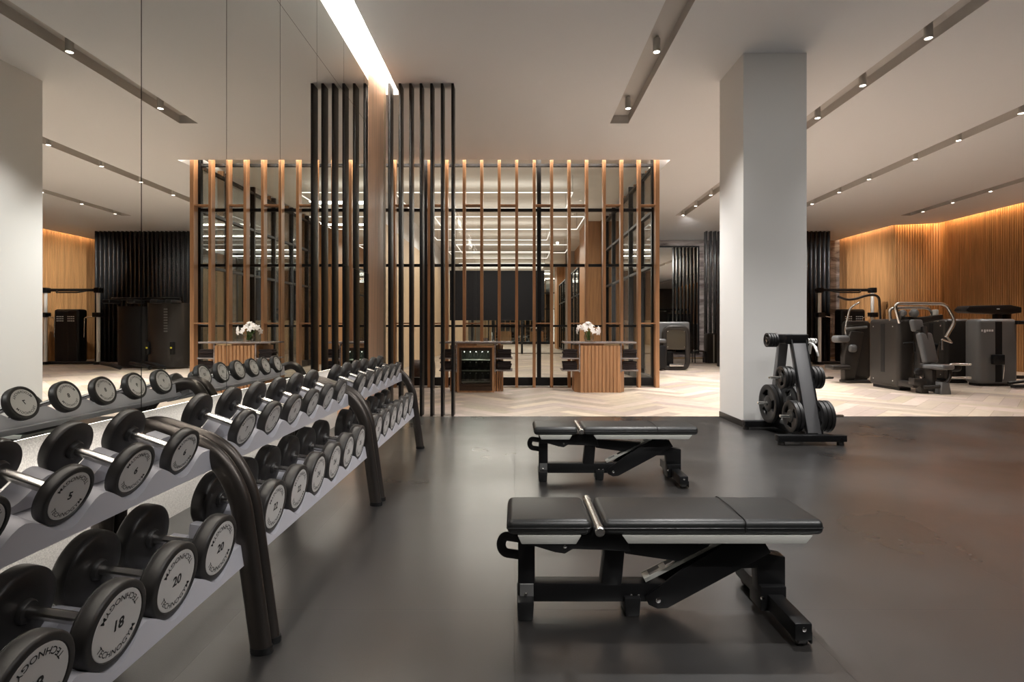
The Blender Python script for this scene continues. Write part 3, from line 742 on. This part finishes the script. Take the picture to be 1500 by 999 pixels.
# ================================================================== SERVICE CABINETS WITH TOWELS
TOW = None
def towel(loc, label, s=1.):
    global TOW
    if TOW is None:
        b = BM(); rr = .017
        box(b, -.14, .14, -.11, .11, 0, .040, .0165, 4)
        # fold line along the front
        for v in b.verts:
            if v.co.y < -.095 and abs(v.co.z-.02) < .006: v.co.y += .006
            v.co.z += .002*math.sin(v.co.x*23)*(1 if v.co.z > .02 else 0)
        TOW = obj('towel', b, M['towel'], sharp=70); o = TOW
    else: o = TOW.copy(); COL.objects.link(o)
    o.location = loc; o.rotation_euler = (0, 0, random.uniform(-.04, .04)); tag(o, label, 'towel', 'folded towels on the cabinet shelves')
def cabinet(x, y, nm, fridge):
    t = thing('service_cabinet', 'oak framed cabinet with glass fridge door, marble top and towel shelves' if fridge else 'fluted oak cabinet with marble top and towel shelves below a flower vase', 'cabinet', (x, y, 0))
    hw = .37 if fridge else .40
    b = BM()
    if fridge:
        box(b, -hw, -hw+.045, -.30, .30, 0, .93, .003, 1); box(b, hw-.045, hw, -.30, .30, 0, .93, .003, 1)
        box(b, -hw+.045, hw-.045, -.30, .30, .885, .93, .003, 1); box(b, -hw+.045, hw-.045, -.30, .30, 0, .035, .003, 1)
        box(b, -hw+.045, hw-.045, .27, .30, .035, .885)
    else:
        out = []
        n = 11
        for i in range(n):
            xa = -hw+2*hw*i/n; q = 2*hw/n
            out += [(xa, -.30), (xa+q*.12, -.325), (xa+q*.80, -.325), (xa+q*.92, -.30)]
        prism(b, out+[(hw, -.30), (hw+.10, -.16), (hw+.10, .30), (-hw-.10, .30), (-hw-.10, -.16)], 0, .93, 'xy')
    obj('carcass', b, M['wood'], t)
    if fridge:
        fr = BM(); box(fr, -.325, -.285, -.325, -.295, .13, .885, .003, 1); box(fr, .285, .325, -.325, -.295, .13, .885, .003, 1); box(fr, -.285, .285, -.325, -.295, .84, .885, .003, 1); box(fr, -.285, .285, -.325, -.295, .13, .175, .003, 1)
        dr = obj('fridge_door', fr, mat('bronze frame', (.05, .028, .018), .4, metal=.5), t)
        b = BM(); box(b, -.285, .285, -.315, -.305, .175, .84); obj('door_pane', b, M['fridgeglass'], dr, smooth=False)
        b = BM(); box(b, -.325, .325, -.31, -.29, .036, .125, .002, 1); obj('plinth_grille', b, mat('bronze plinth', (.06, .033, .02), .45, metal=.4), t)
        b = BM(); box(b, -.325, -.317, -.29, .27, .036, .884); box(b, .317, .325, -.29, .27, .036, .884); box(b, -.317, .317, .255, .27, .036, .884); obj('fridge_liner', b, mat('fridge liner', (.10, .105, .09), .5), t); area('fridge_lamp', (0, -.22, .83), (0, 0, 0), .5, .04, 2.2, (.95, 1, .9), t)
        for k, z in enumerate((.20, .42, .63)):
            b = BM(); box(b, -.315, .315, -.26, .25, z, z+.012); obj('wire_shelf', b, M['greyplate'], t)
            for j in range(5):
                bt = thing('bottle', 'small clear bottle standing in the fridge behind the glass door', 'bottle', (x-.24+j*.12, y-.16, z+.013), group='bottles in the fridge')
                b = BM(); lathe(b, [(0, 0), (.028, 0), (.030, .005), (.030, .10), (.012, .135), (.012, .15)], seg=14); obj('bottle_body', b, M['vaseglass'], bt)
                b = BM(); lathe(b, [(0, .148), (.013, .148), (.013, .168), (0, .168)], seg=14); obj('cap', b, M['white'], bt)
        for s in (-1, 1):
            b = BM()
            for q in range(4): box(b, s*(hw+.012+q*.045)-.017, s*(hw+.012+q*.045)+.017, -.15+q*.02, .30, 0, .93, .004, 1)
            obj('fluted_side', b, M['wood'], t)
    b = BM(); box(b, -.72, .72, -.32, .32, .972, 1.005, .003, 1); obj('countertop', b, M['marble'], t)
    b = BM(); box(b, -hw, hw, -.27, .30, .93, .972); obj('counter_support', b, M['wood'], t)
    b = BM(); box(b, .02 if fridge else .08, hw-.02, -.285, -.27, .935, .965); obj('brass_plaque', b, mat('brass', (.75, .55, .32), .3, metal=.8), t)
    for s in (-1, 1):
        sn = 'fin side' if s < 0 else 'column side'
        b = BM(); box(b, s*(hw+.012)-.011, s*(hw+.012)+.011, -.31, -.16, .40, .972, .002, 1); obj('side_panel', b, M['marble'], t)
        for z, lv in ((.42, 'lower'), (.66, 'upper')):
            b = BM(); x0, x1 = sorted((s*(hw+.024), s*(hw+.36))); box(b, x0, x1, -.30, .20, z, z+.028, .002, 1); obj('shelf', b, M['marble'], t)
            for k in range(4):
                towel((x+s*(hw+.195)+random.uniform(-.012, .012), y-.16+random.uniform(-.01, .01), z+.029+k*.041), f'brown towel {ORD[k]} from the bottom, {lv} shelf, {sn} of the {nm} cabinet')
    return t
cabinet(-.775, 11.15, 'fridge', True)
cabinet(1.70, 11.15, 'fluted', False)
# orchid vase
v = thing('flower_vase', 'round glass vase of white orchids on the fluted cabinet', 'vase', (1.49, 10.98, 1.006))
b = BM(); lathe(b, [(0, 0), (.06, 0), (.09, .03), (.105, .08), (.098, .13), (.085, .155), (.080, .155), (.092, .128), (.098, .08), (.084, .034), (.055, .008), (0, .006)], seg=32); obj('vase_body', b, M['vaseglass'], v)
b = BM()
for k in range(26):
    a = random.uniform(0, 2*PI); r = random.uniform(0, .13); h = random.uniform(.18, .30)
    tube(b, fillet([(random.uniform(-.04, .04), random.uniform(-.04, .04), .03), (r*.5*math.cos(a), r*.5*math.sin(a), .14), (r*math.cos(a), r*math.sin(a), h)], .05, 3), .0035, 5)
    if k % 2:
        c = Vector((r*.6*math.cos(a), r*.6*math.sin(a), random.uniform(.03, .17))); d = Vector((math.cos(a), math.sin(a), .6)).normalized()*.05; s = Vector((-d.y, d.x, .0)).normalized()*.013
        f = b.faces.new([b.verts.new(c-d), b.verts.new(c+s+Vector((0, 0, .006))), b.verts.new(c+d), b.verts.new(c-s+Vector((0, 0, .006)))])
obj('stems', b, M['leaf'], v)
def blossom(bm, c, n, s):
    n = n.normalized(); u = n.orthogonal().normalized(); w2 = n.cross(u); off = random.uniform(0, 2)
    for p in range(5):
        a = off+p*2*PI/5; d = u*math.cos(a)+w2*math.sin(a); e = n.cross(d)
        pts = [c, c+d*s*.45+e*s*.34+n*s*.10, c+d*s*.95+e*s*.22+n*s*.02, c+d*s*1.08-n*s*.04, c+d*s*.95-e*s*.22+n*s*.02, c+d*s*.45-e*s*.34+n*s*.10]
        mid = bm.verts.new(c+d*s*.6+n*s*.20); vs2 = [bm.verts.new(q) for q in pts]
        for i in range(6): bm.faces.new((mid, vs2[i], vs2[(i+1) % 6]))
    t = bmesh.new(); bmesh.ops.create_icosphere(t, subdivisions=1, radius=s*.18); merge(bm, t, Matrix.Translation(c+n*s*.15))
b = BM()
for k in range(24):
    th = random.uniform(0, 2*PI); ph = random.uniform(.0, 1.75)
    n = Vector((math.sin(ph)*math.cos(th), math.sin(ph)*math.sin(th), math.cos(ph)))
    blossom(b, Vector((n.x*.23, n.y*.17, .225+n.z*.15))*random.uniform(.80, 1.05), n+Vector((0, -.5, .1)), random.uniform(.05, .066))
obj('blossoms', b, M['petal'], v)

# ================================================================== FAR FINS, MARBLE WALL MIRROR
fx0, nf = 7.10, 29
FIN = None
for i in range(nf):
    x = fx0+i*.162
    if FIN is None:
        b = BM(); box(b, -.03, .03, -.12, .12, 0, CEIL, .012, 3); FIN = obj('fin', b, mat('satin black fin', (.012, .012, .0125), .25, spec=.7)); o = FIN
    else: o = FIN.copy(); COL.objects.link(o)
    o.location = (x, 20.3, 0)
    tag(o, 'tall black fin in the dense row before the far marble wall', 'screen', 'black fins before the marble wall')
b = BM(); box(b, 5.2, 7.55, 22.34, 22.38, .25, 4.62, .003, 1); mr = thing('wall_mirror', 'tall black framed mirror on the far marble wall', 'mirror', (0, 0, 0)); b.free()
mr.location = (6.35, 22.38, .22)
b = BM(); box(b, -1.20, -1.14, -.04, .02, 0, 4.40); box(b, 1.14, 1.20, -.04, .02, 0, 4.40); box(b, -1.14, 1.14, -.04, .02, 4.34, 4.40); box(b, -1.14, 1.14, -.04, .02, 0, .06); obj('frame', b, M['black'], mr, smooth=False)
b = BM(); box(b, -1.14, 1.14, -.02, .01, .06, 4.34); obj('mirror_glass', b, M['mirror'], mr, smooth=False)
b = BM(); box(b, 3.1, 13.3, 22.37, 22.40, .02, .05); struct('trim_2', b, mat('brass trim', (.7, .5, .25), .3, metal=.9), smooth=False)
t = thing('waste_bin', 'slim dark bin standing against the first far black fins', 'bin', (7.16, 19.85, 0))
b = BM(); box(b, -.22, .22, -.18, .18, .0, 1.05, .012, 2); obj('bin_body', b, M['shroud'], t)
b = BM(); box(b, -.20, .20, -.16, .16, 1.05, 1.075, .006, 1); obj('bin_lid', b, M['black'], t)
b = BM(); box(b, -.01, .03, -.186, -.18, .02, 1.03); obj('chrome_strip', b, M['greyplate'], t)
t = thing('low_frame', 'small black tube frame standing on the oak next to the slim bin', 'frame', (6.72, 19.9, 0))
b = BM(); tube(b, fillet([(-.2, -.15, .0), (-.2, -.15, .42), (.2, -.15, .42), (.2, -.15, .0)], .06), .018, 10); obj('leg_hoop', b, M['blackmetal'], t)
b = BM(); tube(b, fillet([(-.2, .15, .0), (-.2, .15, .42), (.2, .15, .42), (.2, .15, .0)], .06), .018, 10); obj('leg_hoop', b, M['blackmetal'], t)
b = BM(); box(b, -.17, .17, -.15, .15, .41, .435, .006, 1); obj('top_panel', b, M['blackmetal'], t)

# ================================================================== MACHINES
def shroud(t, x0, x1, y0, y1, h, face, m=None, slot=True, z0=.05, dots=True):
    """weight-stack tower with rounded corners and a dark slot in the face looking along FACE (x- , y- )"""
    m = m or M['shroud']; b = BM()
    box(b, x0, x1, y0, y1, z0, h, .09, 5); s = obj('weight_shroud', b, m, t, sharp=60)
    b = BM(); box(b, x0+.06, x1-.06, y0+.06, y1-.06, .0, z0+.05, .01, 1); obj('plinth', b, M['black'], t)
    if slot:
        b = BM()
        if 'x' in face:
            ym_ = (y0+y1)/2; box(b, x0-.004, x0+.02, ym_-.065, ym_+.065, z0+.30, h-.10, .003, 1)
        if 'y' in face:
            xm_ = (x0+x1)/2; box(b, xm_-.075, xm_+.075, y0-.004, y0+.02, z0+.04, h-.06, .003, 1)
        obj('stack_slot', b, M['black'], s)
        if dots:
            for zz_ in (z0+.14, h-.16):
                for e in (-1, 1):
                    b = BM()
                    if 'x' in face: bolt(b, x0, (y0+y1)/2+e*(y1-y0)*.32, zz_, .012, 'x')
                    else: bolt(b, (x0+x1)/2+e*(x1-x0)*.36, y0, zz_, .012)
                    obj('bolt', b, M['greyplate'], s)
    return s
def pad(t, nm, cx, cy, cz, sx, sy, sz, tilt=0, rz=0, m=None, bev=.03):
    b = BM(); box(b, -sx/2, sx/2, -sy/2, sy/2, -sz/2, sz/2, min(bev, sx*.45, sy*.45, sz*.45), 4, Matrix.Translation((cx, cy, cz)) @ Matrix.Rotation(rz, 4, 'Z') @ Matrix.Rotation(tilt, 4, 'X'))
    return obj(nm, b, m or M['pad'], t, sharp=60)
def pipe(t, nm, pts, r, m=None, f=.08):
    b = BM(); tube(b, fillet(pts, f), r, 12); return obj(nm, b, m or M['steel'], t, sharp=60)

# chest press in front of the oak wall
t = thing('chest_press', 'chest press machine with upright seat and overhead steel arms on the oak floor', 'machine', (0, 0, 0)); t.location = (7.8, 11.1, 0)
shroud(t, 0, .36, .0, .95, 1.47, 'x')
b = BM(); box(b, .40, .52, .10, .26, .10, 1.40, .02, 2); obj('mast', b, M['shroudgrey'], t)
b = BM(); box(b, .30, .95, .10, .24, .12, .20, .02, 2); obj('base_beam', b, M['shroud'], t)
b = BM(); prism(b, [(-.02, .30), (.22, .27), (.28, .0), (.12, .0), (.10, .14), (-.02, .17)], -.46, -.30, 'xz', .015)
box(b, .02, .14, -.38, .14, .10, .22, .015, 2); obj('front_foot', b, M['shroud'], t)
YW = math.radians(22)
pad(t, 'head_pad', .31, -.08, 1.33, .32, .10, .25, -.20, YW, bev=.05)
pad(t, 'back_pad', .43, -.20, .88, .40, .11, .62, -.22, YW, bev=.05)
pad(t, 'seat_pad', .50, -.40, .52, .36, .40, .10, 0, YW, bev=.04)
b = BM(); prism(b, [(-.44, .03), (-.26, .03), (-.10, 1.30), (-.18, 1.32), (-.30, .48), (-.42, .46)], .36, .45, 'yz', .015); obj('seat_post', b, M['shroud'], t)
b = BM(); prism(b, [(.40, .0), (.60, .0), (.56, .22), (.42, .24)], -.60, -.40, 'xz', .008); obj('seat_foot', b, M['shroudgrey'], t)
pipe(t, 'press_arm', [(.04, .02, 1.38), (-.07, .02, 1.78), (.98, .02, 1.77), (1.14, -.02, 1.42), (.93, -.05, 1.10)], .032, M['steel'], .12)
pipe(t, 'press_arm', [(.05, .30, 1.36), (.02, .30, 1.70), (.86, .28, 1.70), (.94, .26, 1.42)], .030, M['steel'], .12)
pipe(t, 'press_handle', [(.93, -.05, 1.12), (1.01, -.10, .98), (.80, -.10, 1.05), (.81, -.10, .84)], .018, M['steel'], .02)
b = BM(); prism(b, [(.10, 1.36), (.50, 1.36), (.96, 1.46), (.96, 1.56), (.50, 1.50), (.10, 1.52)], .06, .20, 'xz', .02); obj('cross_beam', b, M['shroud'], t)
b = BM(); box(b, .88, .95, .16, .32, 1.42, 1.66, .02, 2); obj('arm_weight', b, M['greyplate'], t)
for x, r in ((.10, .075), (.33, .09)):
    b = BM(); lathe(b, [(0, -r), (r*.5, -r*.87), (r*.87, -r*.5), (r, 0), (r*.87, r*.5), (r*.5, r*.87), (0, r)], 'z', 20, (x, .02, 1.58)); obj('pivot_cap', b, M['pad'], t)
for z in (.57, .31): pipe(t, 'foot_rest', [(.70, -.42, .30), (.70, -.44, z), (.78, -.44, z), (1.10, -.44, z)], .024, M['steel'], .05)
pipe(t, 'frame_tube', [(.14, -.50, .13), (.45, -.55, .15), (.66, -.48, .28), (.70, -.43, .50)], .035, M['shroud'], .12)
b = BM(); lathe(b, [(0, -.05), (.05, -.045), (.08, -.02), (.08, .02), (.05, .045), (0, .05)], 'y', 20, (.14, -.36, .42)); obj('adjust_knob', b, M['black'], t)
pipe(t, 'side_lever', [(.06, -.06, .97), (.24, -.10, .99), (.24, -.12, .80)], .016, M['blackmetal'], .03)
pad(t, 'thigh_roller', .84, -.34, .50, .26, .16, .15, 0, 0, M['black'], .06)
# pulldown machine behind it
t = thing('pulldown_machine', 'machine with tall curved steel lever arm behind the chest press shroud', 'machine', (7.75, 12.9, 0))
shroud(t, .30, .75, .1, .6, 1.45, 'x', slot=False)
pipe(t, 'lever_arm', [(-.12, .0, 2.02), (.10, .0, 1.94), (.30, .0, 1.96), (.62, .05, 2.06), (.92, .1, 2.06), (.96, .1, 1.4)], .028, M['bronze'], .16)
pipe(t, 'inner_arm', [(.36, -.05, 1.88), (.14, -.05, 1.76), (.02, -.05, 1.2), (.10, -.05, .95)], .024, M['steel'], .12)
b = BM(); prism(b, [(-.05, 0), (.18, 0), (.30, .55), (.42, 1.18), (.10, 1.22), (-.06, .62)], -.15, .02, 'xz', .03, 3); obj('seat_column', b, M['shroud'], t)
pad(t, 'chest_pad', -.10, -.08, 1.02, .36, .24, .17, 0, .2, M['pad'], .07); pad(t, 'arm_pad', .14, -.10, .80, .22, .20, .20, 0, 0, M['pad'], .08)
pad(t, 'seat_pad', -.18, -.10, .36, .44, .34, .11, 0, 0, M['shroud'], .04)
b = BM(); box(b, -.06, .60, -.30, .05, .0, .06, .012, 2); obj('base_foot', b, M['shroud'], t)
pipe(t, 'handle_bar', [(.02, -.1, 1.26), (.50, -.1, 1.30)], .03, M['shroudgrey'])
b = BM(); box(b, .05, .45, -.12, .04, 1.34, 1.44, .02, 2); obj('top_block', b, M['shroud'], t)
# grey tower station
t = thing('leg_station', 'grey weight tower with black centre stripe beside the oak wall', 'machine', (10.15, 11.95, 0))
shroud(t, 0, .88, 0, .40, 1.48, 'y', M['shroudgrey'], dots=False)
b = BM()
for k in range(5): box(b, .06+k*.055, .085+k*.055+(.012 if k else 0), -.006, -.001, 1.20-(.02 if k == 1 else 0), 1.245)
obj('printed_label', b, M['white'], t, smooth=False)
b = BM(); box(b, .26, .50, -.10, .0, .48, .70, .02, 2); obj('control_box', b, M['black'], t)
pipe(t, 'stack_cable', [(.48, -.06, .66), (.50, -.07, .45), (.49, -.05, .16)], .010, M['chrome'])
b = BM(); box(b, .30, 1.3, -.55, -.42, .02, .09, .02, 2); obj('base_beam', b, M['black'], t)
pipe(t, 'lever_tube', [(.42, -.25, .10), (.80, -.35, .16), (1.02, -.40, .34), (.98, -.42, .62)], .035, M['shroud'], .10)
pad(t, 'shin_pad', .84, -.48, .70, .32, .14, .24, 0, .1, M['black'], .03)
pad(t, 'seat_pad', 1.12, -.40, .52, .42, .40, .12, 0, 0, M['pad'], .04); pad(t, 'back_pad', 1.26, -.30, .88, .40, .12, .56, .1, 0, M['pad'], .04)
pipe(t, 'grip', [(1.0, -.62, .48), (1.02, -.62, .30), (1.20, -.60, .26)], .018, M['steel'], .05)
b = BM(); box(b, .80, .98, -.1, .1, 1.36, 1.44, .01, 1); obj('side_wing', b, M['black'], t)
# dark tower
t = thing('row_machine', 'dark rounded weight tower between the chest press and the grey tower', 'machine', (9.95, 12.6, 0))
shroud(t, 0, .62, 0, .9, 1.49, 'x', slot=True)
pipe(t, 'row_arm', [(-.10, .1, .5), (-.20, .0, .75), (-.16, -.05, .95)], .022, M['bronze'], .05)
pad(t, 'chest_pad', -.26, .1, .78, .26, .16, .30, 0, 0, M['black'], .05)
b = BM(); box(b, -.5, .05, .05, .22, .02, .10, .02, 2); obj('base_beam', b, M['black'], t)
pad(t, 'seat_pad', -.30, .16, .40, .34, .30, .10, 0, 0, M['pad'], .04)
b = BM(); box(b, -.36, -.26, .11, .21, .08, .37, .01, 1); obj('seat_post', b, M['black'], t)
# dark overhead station
t = thing('pull_up_station', 'black station with broad overhead beam against the oak wall', 'machine', (11.4, 14.0, 0))
b = BM(); prism(b, [(0, 1.72), (.10, 1.84), (1.15, 1.86), (1.42, 1.80), (1.42, 1.66), (1.1, 1.62), (.1, 1.66)], -.2, .2, 'xz', .02, 2); obj('overhead_beam', b, M['black'], t)
for x in (.90, 1.14):
    b = BM(); box(b, x, x+.12, -.08, .08, 0, 1.68, .015, 2); obj('upright', b, M['black'], t)
b = BM(); box(b, .2, 1.4, -.3, .3, 0, .08, .015, 2); obj('base_frame', b, M['black'], t)
b = BM(); box(b, .78, .85, -.206, -.20, 1.745, 1.77); obj('badge', b, M['white'], t, smooth=False)
# dual cable station
t = thing('cable_station', 'dual pulley cable station with two pale posts and black tower by the far fins', 'machine', (12.0, 18.9, 0))
shroud(t, -.55, .32, .25, .70, 1.93, 'y', M['black'], dots=False)
b = BM()
for q in (-1, 1):
    for r_ in range(3):
        for c_ in range(4): box(b, -.115+q*.19-.11+c_*.065, -.115+q*.19-.11+c_*.065+.04, .242, .249, 1.50+r_*.075, 1.53+r_*.075)
obj('printed_chart', b, M['white'], t, smooth=False)
for x in (-1.45, .38):
    b = BM(); lathe(b, [(0, .02), (.055, .02), (.055, 2.55), (0, 2.55)], seg=20, at=(x, .0, 0)); obj('post', b, mat('pale post', (.78, .75, .70), .4, metal=.1), t)
    b = BM(); box(b, x-.10, x+.10, -.10, .12, 2.48, 2.66, .02, 2); obj('post_head', b, M['black'], t)
    b = BM(); box(b, x-.12, x+.12, -.14, .10, 1.64, 1.80, .02, 2); obj('trolley', b, M['black'], t)
    b = BM(); box(b, x-.09, x+.09, -.12, .30, .0, .10, .015, 2); obj('post_foot', b, M['black'], t)
    pipe(t, 'pulley_arm', [(x, -.05, 1.70), (x+(.4 if x < 0 else -.4), -.1, 1.62), (x+(.4 if x < 0 else -.4), -.12, .95)], .016, M['steel'], .04)
pipe(t, 'top_beam', [(-1.6, 0, 2.58), (.5, 0, 2.58)], .05, M['black']); pipe(t, 'pull_up_grip', [(-1.1, -.02, 2.56), (-.95, -.25, 2.48), (-.2, -.25, 2.48), (-.05, -.02, 2.56)], .025, M['black'], .08)
pipe(t, 'base_beam', [(-1.45, .15, .06), (.38, .15, .06)], .05, M['black'])
# curved multi cable station, seen in the mirror from behind the column
t = thing('multi_cable_station', 'wide curved black cable station with overhead arms, seen in the mirror', 'machine', (7.0, 16.9, 0))
b = BM(); arc = []
for i in range(17):
    a = math.radians(200+i*8.75); arc.append((.05+.62*math.cos(a), .35+.45*math.sin(a)))
prism(b, arc+[(.66, .55), (-.54, .55)], .05, 2.05, 'xy'); s_ = obj('weight_shroud', b, M['shroud'], t, sharp=40)
b = BM(); arc2 = [(x+1.15, y+.30) for x, y in arc]
prism(b, arc2+[(1.75, .80), (.63, .80)], .05, 1.95, 'xy'); obj('weight_shroud', b, M['black'], t, sharp=40)
for x in (-.3, .45):
    b = BM(); box(b, x-.05, x+.05, -.12, .1, .45, .85, .03, 3); obj('stack_window', b, M['black'], s_)
    b = BM(); lathe(b, [(0, -.13), (.03, -.13), (.03, -.11), (0, -.11)], 'y', 16, (x, 0, .66)); obj('pin', b, M['yellow'], s_)
pipe(t, 'overhead_arm', [(-.45, .1, 2.18), (1.75, .2, 2.18)], .05, M['black']); 
for x in (-.35, .10, .80, 1.55):
    b = BM(); box(b, x-.12, x+.12, -.35, .15, 2.02, 2.14, .04, 3); obj('pulley_head', b, M['black'], t)
for x in (-.05, .40, 1.3):
    pipe(t, 'foot_arm', [(x-.35, -.55, .08), (x, -.45, .16), (x+.45, -.25, .20)], .06, M['black'], .1)
b = BM()
for r_ in range(9): box(b, -.17, .02, -.093, -.088, 1.15+r_*.085, 1.19+r_*.085)
obj('printed_chart', b, M['shroudgrey'], t, smooth=False)
# machine seen from behind past the studio corner
t = thing('abdominal_machine', 'machine with rounded back panel standing past the corner of the glass studio', 'machine', (4.85, 16.4, 0))
b = BM(); out = fillet([(-.36, 0, .0), (-.36, 0, 1.28), (.34, 0, 1.28), (.34, 0, .0)], .22, 8)
out = [(-.36, .18)]+[(p.x, p.z) for p in fillet([(-.36, 0, .3), (-.36, 0, 1.28), (.34, 0, 1.28), (.34, 0, .06), (-.36, 0, .06), (-.36, 0, .3)], .22, 8)][1:-1]
tube(b, [(p[0], 0, p[1]) for p in out]+[(out[0][0], 0, out[0][1])], .045, 10, .08, up=(0, 1, 0)); obj('back_frame', b, M['shroud'], t, sharp=60)
b = BM(); box(b, -.33, .31, -.02, .03, .62, 1.25, .02, 2); obj('back_panel', b, mat('olive panel', (.045, .036, .022), .45), t)
for x in (-.26, .24):
    for z in (.70, 1.17):
        b = BM(); bolt(b, x, -.02, z, .014); obj('bolt', b, M['chrome'], t)
pad(t, 'backrest', .0, .30, 1.10, .98, .14, .72, 0, 0, M['shroudgrey'], .06)
pad(t, 'arm_pad', -.52, .05, .88, .42, .26, .13, 0, 0, M['pad'], .05)
b = BM(); box(b, -.22, .20, -.085, -.03, .12, .20, .01, 2); obj('step_bar', b, M['steel'], t)
b = BM(); box(b, -.70, -.34, -.12, .6, .05, .75, .03, 2); obj('weight_shroud', b, M['black'], t)
b = BM(); box(b, -.30, .28, .0, .8, .0, .10, .02, 2); obj('base_beam', b, M['black'], t)
b = BM(); box(b, -.22, -.02, .2, .5, .08, .55, .03, 2); obj('seat_post', b, M['black'], t)
